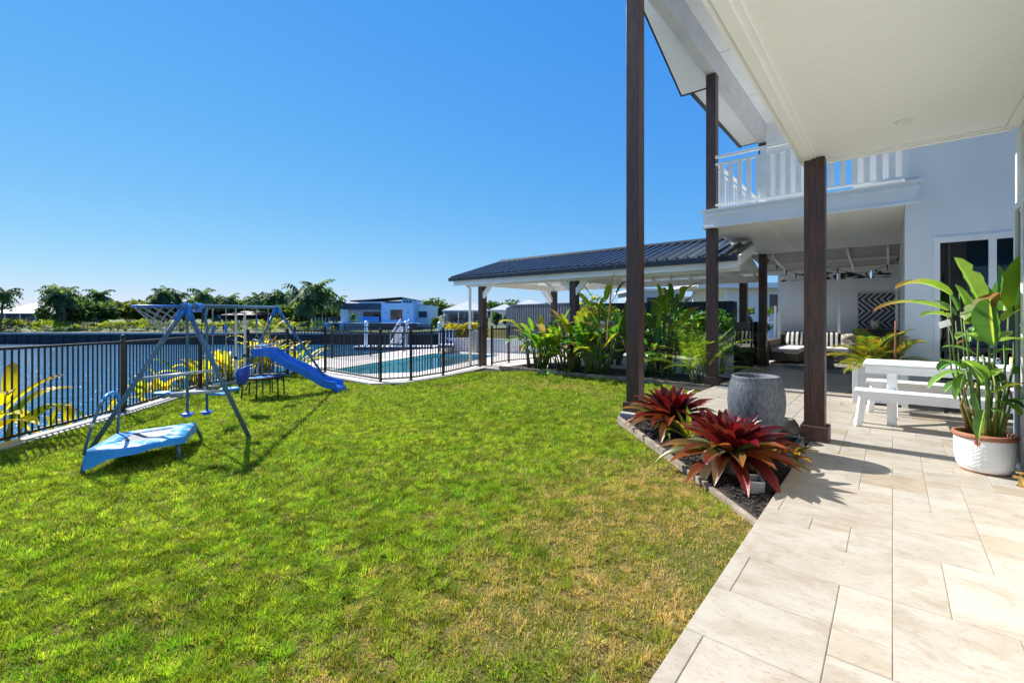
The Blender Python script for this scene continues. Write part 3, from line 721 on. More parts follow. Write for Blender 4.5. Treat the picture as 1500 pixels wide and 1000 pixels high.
# lean-to behind the balcony (outdoor room roof)
lt = MB(); V = [(-3.2, 14.5, 3.165), (.148, 14.5, 3.165), (.148, 17.85, 2.80), (-3.2, 17.85, 2.80)]
lt.add(V+[(p[0], p[1], p[2]+.03) for p in V], [(3,2,1,0), (4,5,6,7), (0,1,5,4), (1,2,6,5), (2,3,7,6), (3,0,4,7)])
lt = part('lean_to_roof', lt, 'lean_panel', H)
for x in (-2.6, -1.75, -.9, -.1):
    part('rafter', MB().bar((x, 14.52, 3.10), (x, 17.0, 2.83), .05, .10), 'soffit_paint', lt)
part('purlin', Bx(-3.1, .14, 15.7, 15.76, 2.94, 2.99), 'soffit_paint', lt)
part('lean_to_beam', Bx(-3.6, .148, 16.95, 17.02, 2.74, 2.88), 'soffit_paint', lt)
for x in (-2.9, -1.3, .05): part('lean_to_post', Bx(x, x+.07, 17.1, 17.17, 0, 2.72), 'white_paint', lt)
# white downpipe on the patio wall and brass gas outlet at its foot
pt = MB(); pt.tube([(.873, 5.9, .03), (.873, 5.9, 3.0)], .018, 10); [pt.tube([(.873, 5.9, q_), (.873, 5.9, q_+.02)], .024, 10) for q_ in (.3, 1.3, 2.3)]; part('conduit', pt, 'white_paint', H, smooth=True)
tap = MB(); g0 = Vector((.80, 5.50, 0)); tap.tube([g0+Vector((0,0,.0)), g0+Vector((0,0,.085))], .016, 10); tap.tube([g0+Vector((-.045,0,.075)), g0+Vector((.05,0,.075))], .013, 10); tap.tube([g0+Vector((0,0,.085)), g0+Vector((0,0,.11))], .008, 8); tap.box(.77, .83, 5.488, 5.512, .108, .122); tap.lathe([(0, 0), (.028, 0), (.028, .008), (0, .008)], g0, 16)
o = tap.build('garden_tap', 'brass', smooth=False, loc=g0); tag(o, 'small brass tap standing on the paving behind the white pot', 'tap')

# ================================================================== PAVILION
PV = thing('pavilion', 'open pavilion with dark ribbed metal roof, white fascia and dark posts beside the pool', 'pavilion', (-7, 12.7, -.2))
EY, RY, BY = 10.30, 12.75, 15.2; EZ, RZ = 2.66, 3.40; XL, XR = -11.2, -2.47
def ribbed(x0, x1, ya, za, yb, zb):
    mb = MB(); p = .235; k = int((x1-x0)/p); prof = []
    for i in range(k+1):
        x = x0+i*p; prof += [(x, 0), (x+.150, 0), (x+.165, .052), (x+.215, .052), (x+.234, 0)]
    prof = [q for q in prof if q[0] <= x1]
    V = [(x, ya, za+h) for x, h in prof]+[(x, yb, zb+h) for x, h in prof]; n_ = len(prof)
    mb.add(V, [(i, i+1, n_+i+1, n_+i) for i in range(n_-1)]); return mb
MY = 11.75; MZ = EZ+(MY-EY)*(RZ-EZ)/(RY-EY)
rf = ribbed(XL, XR, EY-.03, EZ, MY, MZ); r2 = ribbed(XL, -3.0, MY, MZ, RY, RZ); r3 = ribbed(XL, -3.0, RY, RZ, BY, EZ)
for r_ in (r2, r3): rf.add(r_.v, r_.f)
rf = part('roof', rf, 'dark_roof', PV)
cp = MB(); cp.tube([(XL, RY, RZ+.03), (-3.0, RY, RZ+.03)], .07, 8); part('ridge_cap', cp, 'dark_roof', rf)
un = MB()
def slab(mb, x0, x1, ya, za, yb, zb, t=.02):
    V = [(x0, ya, za), (x1, ya, za), (x1, yb, zb), (x0, yb, zb)]
    mb.add(V+[(a, b, c+t) for a, b, c in V], [(3,2,1,0), (4,5,6,7), (0,1,5,4), (1,2,6,5), (2,3,7,6), (3,0,4,7)])
slab(un, XL, XR, EY+.02, EZ-.03, MY, MZ-.03); slab(un, XL, -3.0, MY+.002, MZ-.03, RY, RZ-.03); slab(un, XL, -3.0, RY+.002, RZ-.03, BY, EZ-.03); part('roof_lining', un, 'soffit_paint', rf)
gt = MB(); gt.box(XL-.03, XR, EY-.13, EY-.02, EZ-.115, EZ+.005); gt.box(XL-.03, XL+.0, EY-.02, RY, EZ-.02, EZ); part('gutter', gt, 'dark_gutter', rf, bevel=.012)
vb = MB(); vb.bar((XL-.015, EY-.02, EZ+.0), (XL-.015, RY, RZ), .03, .10); vb.bar((XL-.015, BY, EZ), (XL-.015, RY, RZ), .03, .10); part('barge_cap', vb, 'dark_roof', rf)
ba = MB(); ba.bar((XR+.02, EY, EZ-.10), (XR+.02, MY, MZ-.11), .03, .20); ba.bar((XL+.04, EY+.05, EZ-.10), (XL+.04, RY, RZ-.12), .03, .16); ba.bar((XL+.04, BY, EZ-.10), (XL+.04, RY, RZ-.12), .03, .16); part('barge_board', ba, 'soffit_paint', rf)
fbm = MB(); fbm.box(XL+.1, XR, EY-.015, EY+.02, EZ-.26, EZ-.118); fbm.box(XL+.45, XR-.05, 10.60, 10.70, EZ-.30, EZ-.08); part('front_beam', fbm, 'soffit_paint', PV)
part('rear_beam', Bx(XL+.45, -3.0, 14.95, 15.05, EZ-.26, EZ-.06), 'soffit_paint', PV)
for x in (-10.4, -6.9, -3.42): part('tie_beam', Bx(x, x+.07, 10.702, 14.95, EZ-.27, EZ-.08), 'soffit_paint', PV)
x = XL+.6
while x < XR-.2:
    r_ = MB(); r_.bar((x, EY+.05, EZ-.07), (x, MY if x > -3.05 else RY, (MZ if x > -3.05 else RZ)-.085), .045, .09)
    if x < -3.05: r_.bar((x, BY, EZ-.07), (x, RY, RZ-.085), .045, .09)
    part('rafter', r_, 'soffit_paint', PV); x += .62
def pvpost(x, y, z0, w=.10):
    return part('post', Bx(x-w, x+w, y-w, y+w, z0, EZ-.27), 'stained_timber', PV, bevel=.005)
for x, y, z0 in ((-10.2, 10.72, -.25), (-6.72, 10.72, -.06), (-10.35, 15.0, -.23), (-6.8, 15.0, -.2), (-3.45, 15.0, 0)): pvpost(x, y, z0)
def brace(a, b): part('knee_brace', MB().bar(a, b, .07, .14), 'soffit_paint', PV)
brace((-10.13, 10.66, 2.02), (-9.75, 10.66, EZ-.24)); brace((-6.66, 10.66, 2.02), (-6.28, 10.66, EZ-.24)); brace((-6.80, 10.66, 2.14), (-7.06, 10.66, EZ-.24)); brace((-10.38, 14.93, 2.0), (-10.38, 14.5, EZ-.2)); brace((-10.42, 15, 1.85), (-10.95, 15, EZ-.18))
dn = MB(); dn.tube([(-10.62, 10.33, EZ-.1), (-10.62, 10.36, EZ-.22), (-10.55, 10.5, EZ-.36), (-10.55, 10.5, -.24)], .045, 12); part('downpipe', dn, 'white_paint', PV, smooth=True)
ds = MB(); ds.box(-10.45, -10.15, 10.5, 10.95, -.275, -.18); part('footing', ds, 'concrete', PV)
gf = MB(); gf.prism([(-8.3, 11.3), (-2.76, 11.3), (-2.76, 16.5), (-8.3, 16.5)], -.22, -.012); setting('pavilion_floor', gf, 'concrete')

# ================================================================== FENCES
def bar_fence(name, label, pts, hgt=1.2, group=None, cat='fence', kerb=.02, gap=.095, ground=zl, caps=True, post_w=.05):
    """tubular metal fence: one thing, each post and each panel a part"""
    r = thing(name, label, cat, (pts[0].x, pts[0].y, pts[0].z), group=group)
    Z = lambda p: ground(p.x, p.y)+kerb if ground else p.z
    for i, p in enumerate(pts):
        b = MB(); z0 = Z(p); b.box(p.x-post_w/2, p.x+post_w/2, p.y-post_w/2, p.y+post_w/2, z0-.02, z0+hgt+.05)
        if caps: b.lathe([(0.0, .10), (.02, .095), (.034, .075), (.038, .05), (.034, .035), (0, .035)], (p.x, p.y, z0+hgt+.012), 10); b.box(p.x-.05, p.x+.05, p.y-.05, p.y+.05, z0-.01, z0+.012)
        b.build('post', 'black_metal', r)
    for p, q in zip(pts[:-1], pts[1:]):
        b = MB(); a = Vector((p.x, p.y, Z(p))); c = Vector((q.x, q.y, Z(q))); t = c-a; L_ = Vector((t.x, t.y, 0)).length; u = t/L_
        a1, c1_ = a+u*.028, c-u*.028; up = Vector((0, 0, 1))
        b.bar(a1+up*(hgt-.02), c1_+up*(hgt-.02), .035, .035); b.bar(a1+up*.075, c1_+up*.075, .035, .035)
        k = max(2, int(L_/gap))
        for j in range(1, k):
            s = a+t*(j/k); b.bar(s+up*.092, s+up*(hgt-.038), .016, .016, up=Vector((u.x, u.y, 0)))
        b.build('panel', 'black_metal', r)
    return r
wf = [fa.lerp(f0, .3), f0.lerp(fa, .32), f1, f2, f3, f4]
bar_fence('waterside_fence', 'black tubular fence along the canal kerb at the left of the lawn', wf, post_w=.066)
bar_fence('pool_fence', 'black tubular pool fence between the lawn and the swimming pool', [f4+Vector((.12, .15, 0)), c0, c1, c2, c3, Vector((-10.05, 10.45, -.24))], ground=lambda x, y: -.215)
bar_fence('pool_fence', 'short run of black pool fence under the pavilion roof behind its corner post', [Vector((-10.0, 10.95, 0)), c5, c5+Vector((.3, 1.9, 0))], ground=lambda x, y: -.215)
b5 = at(668, 515, 24.6); b5.z = -.2
bar_fence('pool_fence', 'black fence on the canal side of the pool', [b1+Vector((-.1, .05, 0)), b2, b3, b4], ground=lambda x, y: -.215)

# ================================================================== SWING SET
NL, NR, FL, FR_ = gr(129, 660), gr(366, 639), gr(345, 577), gr(490, 571)
NA = at(272, 448.5, 5.62); FA = at(405, 450, 9.85)
SWG = thing('swing_set', 'blue grey metal swing set with two A frames, slide and basketball hoop', 'swing set', ((NL+FR_)/2))
def on_beam(px):
    k = (px-750)/FPX
    d1_ = NA.xy.dot(Vector(FW)); l1_ = NA.xy.dot(Vector(RT)); d2_ = FA.xy.dot(Vector(FW)); l2_ = FA.xy.dot(Vector(RT))
    t = (k*d1_-l1_)/((l2_-l1_)-k*(d2_-d1_)); return NA.lerp(FA, t), d1_+(d2_-d1_)*t
bdir = (FA-NA).normalized(); bperp = Vector((bdir.y, -bdir.x, 0)).normalized()
part('top_beam', MB().tube([NA-bdir*.10, FA+bdir*.08], .028, 12), 'blue_steel', SWG, smooth=True)
for foot, top in ((NL, NA), (NR, NA), (FL, FA), (FR_, FA)):
    part('leg', MB().tube([foot-Vector((0, 0, .03)), top.lerp(foot, .015)], .027, 12), 'blue_steel', SWG, smooth=True)
for top, (l_, r_) in ((NA, (NL, NR)), (FA, (FL, FR_))):
    s = MB(); s.tube([top+bdir*.09, top-bdir*.09], .037, 12)
    for ft in (l_, r_): s.tube([top, top.lerp(ft, .10)], .036, 12)
    part('corner_socket', s, 'blue_plastic', SWG, smooth=True)
cr_a = NA.lerp(NL, .515); cr_b = NA.lerp(NR, .478)
cb = MB(); cb.tube([cr_a, cr_b], .017, 10); part('cross_bar', cb, 'grey_steel', SWG, smooth=True)
cb = MB(); cb.tube([FA.lerp(FL, .50), FA.lerp(FR_, .50)], .017, 10); part('cross_bar', cb, 'blue_steel', SWG, smooth=True)
# hoop and net reaching out from the near apex
hc = at(231, 448.5, 5.55); R_ = .24
hp = MB(); hp.tube([hc+Vector((math.cos(a)*R_, math.sin(a)*R_, 0)) for a in [i*2*math.pi/28 for i in range(29)]], .013, 8, cap=False); hp.tube([NA, hc+(NA-hc).normalized()*R_], .016, 8); hp.tube([NA+Vector((0,0,-.02)), hc+(NA-hc).normalized()*R_*.8+bperp*.13], .012, 8)
hp = part('hoop', hp, 'blue_plastic', SWG, smooth=True)
nm = MB(); dr_ = at(247, 484, 5.6)
def netp(a, s):
    r_ = R_*(1-s)**.8+.07*s; c_ = hc.lerp(Vector((dr_.x, dr_.y, dr_.z)), s); return c_+Vector((math.cos(a)*r_, math.sin(a)*r_, .02*math.sin(a*3)*s))
for k in range(12):
    a0 = k*2*math.pi/12
    for sg in (1, -1): nm.tube([netp(a0+sg*s*1.6, s) for s in [i/7 for i in range(8)]], .0034, 5)
part('net', nm, 'net_cord', hp)
# slide with platform and ladder
sp = [(378, 516, 9.6), (392, 515, 9.65), (402, 517, 9.7), (414, 525.5, 9.72), (428, 533.5, 9.76), (446, 541, 9.8), (463, 550.5, 9.85), (476, 558.5, 9.88), (488, 562.5, 9.9), (498, 563.5, 9.9)]
path = [at(*q_) for q_ in sp]; side = Vector((FW[0], FW[1], 0))
sl = MB(); n_ = len(path); V = []
for p in path:
    for sx, hz_ in ((-.23, .085), (-.20, .10), (-.17, .085), (-.155, -.02), (.155, -.02), (.17, .085), (.20, .10), (.23, .085), (.23, -.075), (-.23, -.075)):
        V.append(p+side*sx+Vector((0, 0, hz_)))
F = [(i*10+k, i*10+(k+1) % 10, (i+1)*10+(k+1) % 10, (i+1)*10+k) for i in range(n_-1) for k in range(10)]+[tuple(range(9, -1, -1)), tuple((n_-1)*10+k for k in range(10))]
sl.add(V, F); sl = part('slide', sl, 'blue_plastic', SWG, smooth=False, bevel=.012)
tl = MB(); p = path[-1]
tl.bar(p+Vector((0, 0, -.04)), p+Vector((0, 0, -.04))-side*0+Vector((RT[0], RT[1], 0))*.03+Vector((0,0,-.14)), .44, .10, up=side.cross(Vector((0,0,1)))); part('slide_foot', tl, 'blue_plastic', sl, bevel=.01)
ld_ = MB()
for sd_ in (-.19, .19):
    ld_.tube([path[0]+side*sd_+Vector((0,0,.28)), path[0]+side*sd_, gr(352, 574)+side*sd_], .014, 8); ld_.tube([path[0]+side*sd_+Vector((0,0,.28)), path[2]+side*sd_+Vector((0,0,.20)), path[2]+side*sd_+Vector((0,0,.06))], .013, 8)
    ld_.tube([path[1]+side*sd_+Vector((0,0,-.07)), Vector((path[1].x, path[1].y, -.26))+side*sd_], .016, 8)
for s in (.3, .55, .8): c_ = path[0].lerp(gr(352, 574), s); ld_.tube([c_-side*.19, c_+side*.19], .014, 8)
part('slide_ladder', ld_, 'blue_steel', SWG, smooth=True)

# --- things hung from the beam
def hang(name, label, cat, pxs): 
    p, d = on_beam(sum(pxs)/len(pxs)); return thing(name, label, cat, (p.x, p.y, p.z)), d
g, gd = hang('glider_swing', 'double ended glider swing with blue seats, foot pedals and grey steel bars', 'swing', (290,))
for px, pt_ in ((274.5, 607), (303, 604)):
    tp_, d = on_beam(px); d = gd+(d-gd)*.3; ft = at(px, pt_, d)
    part('hanger_bar', MB().tube([tp_, at(px-(1 if px < 290 else 2), 466, d), at(px, 480, d), ft], .016, 10), 'blue_steel', g, smooth=True)
    pe = MB(); pe.bar(ft-bperp*.065+Vector((0,0,.01)), ft+bperp*.065+Vector((0,0,.01)), .10, .022); pe.bar(ft-bperp*.04, ft+bperp*.04, .07, .06); part('foot_pedal', pe, 'blue_plastic', g, bevel=.008)
s0, s1 = at(240, 577.5, gd), at(336, 571.5, gd); part('seat_bar', MB().tube([s0, s1], .02, 10), 'grey_steel', g, smooth=True)
cl = MB(); p, d = on_beam(289); cl.tube([p-bdir*.08, p+bdir*.12], .042, 12); cl.box(p.x-.04, p.x+.04, p.y-.04, p.y+.04, p.z-.075, p.z); part('beam_clamp', cl, 'blue_plastic', g)
for q_, w_ in ((s0, -1), (s1, 1)):
    se = MB(); a = q_+(s0-s1).normalized()*(.02 if w_ < 0 else -.02); u_ = (s1-s0).normalized()
    se.lathe([(0, .012), (.05, .02), (.085, .035), (.095, .025), (.09, .005), (.05, -.012), (0, -.015)], a, 20, sx=1.15, sy=.85, rot=YAW); part('seat', se, 'light_blue_plastic', g, smooth=True)
def rope_swing(name, label, pxl, pxr, yseat, kind):
    (pl, dl_), (pr_, dr__) = on_beam(pxl), on_beam(pxr); d = (dl_+dr__)/2
    t = thing(name, label, 'swing', (pl+pr_)/2)
    zs = CAMH-(yseat-HOR)*d/FPX
    a, b = Vector((pl.x, pl.y, zs)), Vector((pr_.x, pr_.y, zs))
    for p_, q_ in ((pl, a), (pr_, b)):
        part('hook', MB().tube([p_, p_-Vector((0,0,.11))], .008, 6), 'silver', t)
        if kind == 'strap':
            st = MB(); st.bar(p_-Vector((0,0,.11)), q_+Vector((0,0,.10)), .035, .008, up=bdir); part('strap', st, 'white_strap', t); bk = MB(); bk.bar(q_+Vector((0,0,.30)), q_+Vector((0,0,.35)), .042, .016, up=bdir); part('buckle', bk, 'charcoal', t)
        else:
            part('rope', MB().tube([p_-Vector((0,0,.11)), q_], .007, 6), 'rope', t)
            gp = MB(); zz = p_.z-.27 if kind == 'flat' else p_.z-.20; gp.tube([Vector((p_.x, p_.y, zz)), Vector((p_.x, p_.y, zz-.12))], .018, 8); part('grip', gp, 'blue_plastic', t, smooth=True)
    if kind == 'flat':
        s = MB(); m_ = (a+b)/2; V = []; 
        for i in range(9):
            u = i/8; c_ = a.lerp(b, u)+Vector((0, 0, -.045*math.sin(math.pi*u)))
            for w_ in (-.07, .07): V += [c_+bperp*w_+Vector((0, 0, .012)), c_+bperp*w_-Vector((0, 0, .012))]
        F = []
        for i in range(8):
            k = i*4; F += [(k, k+2, k+6, k+4), (k+1, k+5, k+7, k+3), (k, k+4, k+5, k+1), (k+2, k+3, k+7, k+6)]
        F += [(0, 1, 3, 2), (32, 34, 35, 33)]
        s.add(V, F); part('seat', s, 'light_blue_plastic', t)
    if kind == 'strap':
        fwd = bperp if bperp.dot(Vector((RT[0], RT[1], 0))) > 0 else -bperp
        s = MB(); m_ = (a+b)/2; V = []
        for i in range(7):           # moulded bucket: high back, open front
            an = math.pi*(i/6); 
            for j, (zz, ww) in enumerate(((.13, 1.0), (.02, .95), (-.09, .75), (-.13, .40))):
                V.append(m_+fwd*(.15*math.sin(an)*ww-.02)+bdir*(.15*math.cos(an)*ww)+Vector((0, 0, zz+(.05*math.sin(an) if j == 0 else 0))))
        F = [(i*4+j, i*4+j+1, (i+1)*4+j+1, (i+1)*4+j) for i in range(6) for j in range(3)]+[tuple(i*4+3 for i in range(6, -1, -1))]
        s.add(V, F); s = part('bucket', s, 'navy_plastic', t, smooth=True); md_ = s.modifiers.new('solid', 'SOLIDIFY'); md_.thickness = .018
        k_ = MB(); k_.bar(m_-fwd*.06+Vector((0, 0, .07))-bdir*.09, m_-fwd*.06+Vector((0,0,.07))+bdir*.09, .03, .13); part('front_guard', k_, 'pale_green', t, bevel=.01)
    if kind == 'boat':
        dn_ = Vector((0, 0, -.16))
        for q_ in (a, b):
            v_ = MB(); v_.tube([q_, q_+bperp*.10+dn_*1.4], .006, 6); v_.tube([q_, q_-bperp*.10+dn_*1.4], .006, 6); part('rope', v_, 'rope', t)
        f_ = MB()
        for w_ in (-.1, .1): f_.tube([a+bperp*w_+dn_*1.4, b+bperp*w_+dn_*1.4], .012, 8)
        for q_ in (a, b): f_.tube([q_+bperp*.16+dn_*1.4, q_-bperp*.16+dn_*1.4], .012, 8)
        part('frame', f_, 'blue_steel', t); s = MB(); c_ = (a+b)/2+dn_*1.4; s.bar(c_-bdir*.13, c_+bdir*.13, .15, .025); part('seat', s, 'light_blue_plastic', t, bevel=.006)
rope_swing('rope_swing', 'flat blue swing seat on grey ropes with blue hand grips', 311.5, 331, 573, 'flat')
rope_swing('bucket_swing', 'navy toddler bucket swing with pale green front on white straps', 345.5, 358.5, 551, 'strap')
rope_swing('gondola_swing', 'small rope hung face to face swing close to the slide platform', 376, 393, 489, 'boat')

# ================================================================== TRAMPOLINES
tz = .055
TA, TB, TC, TD = onz(122.5, 661.5, tz), onz(172, 634, tz), onz(287.5, 618, tz), onz(269.5, 640, tz); TE = onz(205, 655, tz)
T = thing('trampoline', 'low angular trampoline with sun faded blue vinyl pad and a grab bar on the grass', 'trampoline', ((TA+TC)/2).xy.to_3d()+Vector((0, 0, -.17)))
rim = [TA, TB, TC, TD, TE]; cen = (TA+TB+TC+TD)/4
def densify(pl, k=7): return [pl[i].lerp(pl[(i+1) % len(pl)], j/k) for i in range(len(pl)) for j in range(k)]
outer = densify(rim); rnd = random.Random(5)
inn = [cen.lerp(p, .50)+Vector((0, 0, .008)) for p in outer]; mid = [cen.lerp(p, .78)+Vector((rnd.uniform(-.012, .012), rnd.uniform(-.012, .012), .004+rnd.uniform(-.010, .010))) for p in outer]
skirt = [p+(p-cen).normalized()*.010+Vector((rnd.uniform(-.004, .004), rnd.uniform(-.004, .004), -.078-.006*math.sin(i*.9)-.11*math.exp(-((p-TA).length/.17)**2)-.03*math.exp(-((p-TC).length/.15)**2)+.03*math.exp(-((p-TE.lerp(TD, .4)).length/.3)**2))) for i, p in enumerate(outer)]
n_ = len(outer); pd = MB(); pd.add(inn+mid+outer, [(r_*n_+i, r_*n_+(i+1) % n_, (r_+1)*n_+(i+1) % n_, (r_+1)*n_+i) for r_ in range(2) for i in range(n_)])
sk_ = MB(); sk_.add(outer+skirt, [(i, (i+1) % n_, n_+(i+1) % n_, n_+i) for i in range(n_)]); sk_ = part('skirt', sk_, 'skirt_vinyl', T); sk_.modifiers.new('solid', 'SOLIDIFY').thickness = .004
pd = part('pad_cover', pd, 'blue_vinyl', T, smooth=True); pd.modifiers.new('solid', 'SOLIDIFY').thickness = .006
mm = MB(); mm.add([cen+Vector((0, 0, -.02))]+[p+Vector((0, 0, -.006)) for p in inn], [(0, i+1, (i+1) % n_+1) for i in range(n_)]); part('jump_mat', mm, 'mat_mesh', T)
fr_ = MB(); q_ = [p+Vector((0,0,-.03)) for p in (TA, TB, TC, TD, TE, TA)]; fr_.tube([cen.lerp(p, .97) for p in q_], .016, 8, cap=False); part('rim_frame', fr_, 'charcoal', T, smooth=True)
for tpnt, ft in ((TA, gr(119.5, 694)), (TD.lerp(TA, .06), gr(263.5, 671.5)), (TC, gr(295.5, 642)), (TB, gr(158, 662))):
    part('leg', MB().tube([cen.lerp(tpnt, .95)+Vector((0,0,-.02)), ft], .019, 10), 'blue_steel', T, smooth=True)
ha, hb_ = TA+Vector((0, 0, -.03)), TB
hd = FPX*(CAMH-tz)/(661-HOR); hd2 = FPX*(CAMH-tz)/(634-HOR)
gbp = [ha, at(133, 628, hd), at(145, 597, hd), at(151, 586, hd*1.02), at(158, 578, hd*1.05), at(166, 574.5, hd2*.96), at(171.5, 577, hd2*.99), at(174.5, 588, hd2), at(174.5, 605, hd2), hb_]
part('grab_bar', MB().tube(gbp, .014, 10), 'blue_steel', T, smooth=True)
part('foam_sleeve', MB().tube(gbp[3:8], .019, 10), 'light_blue_plastic', T, smooth=True)
part('bar_joint', MB().tube([at(134, 625, hd), at(136.5, 619, hd)], .0165, 10), 'white_strap', T, smooth=True)
# small round trampoline beyond the swings
mc = at(386, 551.5, 9.25); mc.z = CAMH-(551.5-HOR)*9.25/FPX
T2 = thing('round_trampoline', 'small round black trampoline with blue underside beside the slide', 'trampoline', (mc.x, mc.y, zl(mc.x, mc.y)))
rg_ = MB(); rg_.lathe([(.30, 0), (.31, .02), (.39, .022), (.42, 0), (.39, -.022), (.31, -.02), (.30, 0)], mc, 36); part('pad_ring', rg_, 'charcoal', T2, smooth=True)
jm = MB(); jm.lathe([(.001, -.035), (.30, -.01)], mc, 36); part('jump_mat', jm, 'light_blue_plastic', T2)
for k in range(6):
    a = k*math.pi/3+.35; p = mc+Vector((math.cos(a)*.37, math.sin(a)*.37, -.02)); part('leg', MB().tube([p, Vector((p.x+math.cos(a)*.02, p.y+math.sin(a)*.02, zl(p.x, p.y)-.01))], .014, 8), 'charcoal', T2, smooth=True)
hb = MB(); p0 = at(350, 545, 9.2); p1 = at(366, 530, 9.3); p2 = at(383, 533, 9.4)
hb.tube([p0+Vector((0,0,-.02)), at(357, 538, 9.25), at(371, 534, 9.3)], .011, 8); hb.tube([at(377, 545, 9.2), at(379, 530, 9.25)], .011, 8); part('grab_bar', hb, 'grey_steel', T2)

# ================================================================== PLANTS
def leaf_strip(mb, base, d0, length, width, droop, c_mid, c_edge, c_tip=None, fold=.25, n=9, side=None, tears=0, rnd=random, prof='ovate', wave=.0, curl=0.0):
    """one leaf blade with a midrib, folded and drooping; 5 verts across"""
    d = Vector(d0).normalized(); p = Vector(base); sd = side if side is not None else d.cross(Vector((0, 0, 1)))
    if sd.length < .05: sd = Vector((1, 0, 0))
    sd.normalize(); V = []; C = []; step = length/n
    for i in range(n+1):
        t = i/n
        if prof == 'ovate': w = width*(math.sin(math.pi*min(1, t*.93+.05))**.62)*(1-.15*t)
        elif prof == 'strap': w = width*(.72+.28*math.sin(math.pi*min(1, t*1.1)))*(1 if t < .72 else max(.02, 1-((t-.72)/.28)**1.7))
        else: w = width*math.sin(math.pi*min(1, .08+t*.92))**.9
        if i == n: w = width*.02
        up = sd.cross(d).normalized()
        if up.z < 0 and abs(d.z) < .95 and side is None: up = -up
        wv = wave*math.sin(i*2.3+base[0]*9) if wave else 0
        c_a = [a+(b-a)*max(0, (t-.55)/.45) for a, b in zip(c_mid, c_tip)] if c_tip else c_mid
        c_b = [a+(b-a)*max(0, (t-.45)/.55) for a, b in zip(c_edge, c_tip)] if c_tip else c_edge
        for s in (-1, -.55, -.13, -.05, .05, .13, .55, 1):
            ww = w*(1-(rnd.random()*.35 if (tears and abs(s) == 1 and rnd.random() < tears) else 0))
            V.append(p+sd*(s*ww/2)+up*(abs(s)*ww/2*fold+wv*abs(s)*ww)); C.append(c_a if abs(s) < .06 else c_b)
        p = p+d*step
        d = (d+Vector((0, 0, -1))*(droop*step/length*1.6)*(0.35+t)).normalized()
        sd = (sd-d*sd.dot(d)).normalized()
    F = [(i*8+k, i*8+k+1, (i+1)*8+k+1, (i+1)*8+k) for i in range(n) for k in range(7)]
    mb.add(V, F, C); return p
def jit(c, r, a=.18): k = 1+r.uniform(-a, a); return [min(1, x*k*(1+r.uniform(-.06, .06))) for x in c]
G_DK, G_MD, G_LT, G_YL = (.028, .10, .016), (.07, .20, .022), (.16, .32, .035), (.42, .44, .035)
GREENS = ((G_DK, G_MD), (G_MD, G_LT), (G_MD, G_MD), (G_LT, (.20, .32, .035)))
def paddle_plant(name, label, cat, loc, height, stems, leaf_len, leaf_w, seed, spread=.35, group=None, yellow=.1, dead=.06, mid_leaves=1.0, leafmat='leaf'):
    """strelitzia / heliconia clump: upright stalks, big paddle leaves"""
    r = random.Random(seed); T_ = thing(name, label, cat, loc, group=group); st = MB(); lf = MB(); L0 = Vector(loc)
    for k in range(stems):
        a = r.uniform(0, 6.283); rr_ = spread*.45*math.sqrt(r.random()); b = L0+Vector((math.cos(a)*rr_, math.sin(a)*rr_, -.02))
        a2 = a+r.uniform(-.7, .7); lean = r.uniform(.05, .42)*spread*1.6; hh = height*r.uniform(.38, .74)
        top = b+Vector((math.cos(a2)*lean, math.sin(a2)*lean, hh)); m_ = b.lerp(top, .5)+Vector((math.cos(a2), math.sin(a2), 0))*(-lean*.12)
        g_ = jit((.10, .17, .035) if r.random() < .6 else (.20, .16, .06), r); st.col(*g_); st.tube([b, m_, top], [.026, .020, .012], 7)
        nl = r.choice((1, 1, 2, 2, 3))
        for q in range(nl):
            t_ = 1.0 if q == 0 else r.uniform(.45, .95); p = b.lerp(m_, t_*2) if t_ < .5 else m_.lerp(top, (t_-.5)*2)
            a3 = a2+r.uniform(-1.5, 1.5); el = r.uniform(.25, 1.3) if q == 0 else r.uniform(-.1, .8)
            dv = Vector((math.cos(a3)*math.cos(el), math.sin(a3)*math.cos(el), math.sin(el)))
            pl_ = r.uniform(.06, .22)*height*.6; e = p+dv*pl_; st.col(*jit((.12, .22, .04), r)); st.tube([p, e], [.011, .007], 6)
            cm, cE = r.choice(GREENS); tip = None; u = r.random()
            if u < yellow: cm, cE = (.20, .26, .02), G_YL
            elif u < yellow+dead: cm, cE = (.26, .17, .08), (.33, .23, .12)
            elif u < yellow+dead+.25: tip = (.30, .24, .03)
            LL = leaf_len*r.uniform(.6, 1.1)
            leaf_strip(lf, e, dv+Vector((0, 0, .2)), LL, leaf_w*r.uniform(.65, 1.1)*LL/leaf_len, r.uniform(.25, 1.5), jit([x*1.9+.03 for x in cm], r), jit(cE, r), tip, fold=r.uniform(.1, .5), rnd=r, tears=.35, wave=.06)
    st.build('stalk', 'stem_green', T_, smooth=True); lf.build('foliage', leafmat, T_, smooth=True); return T_
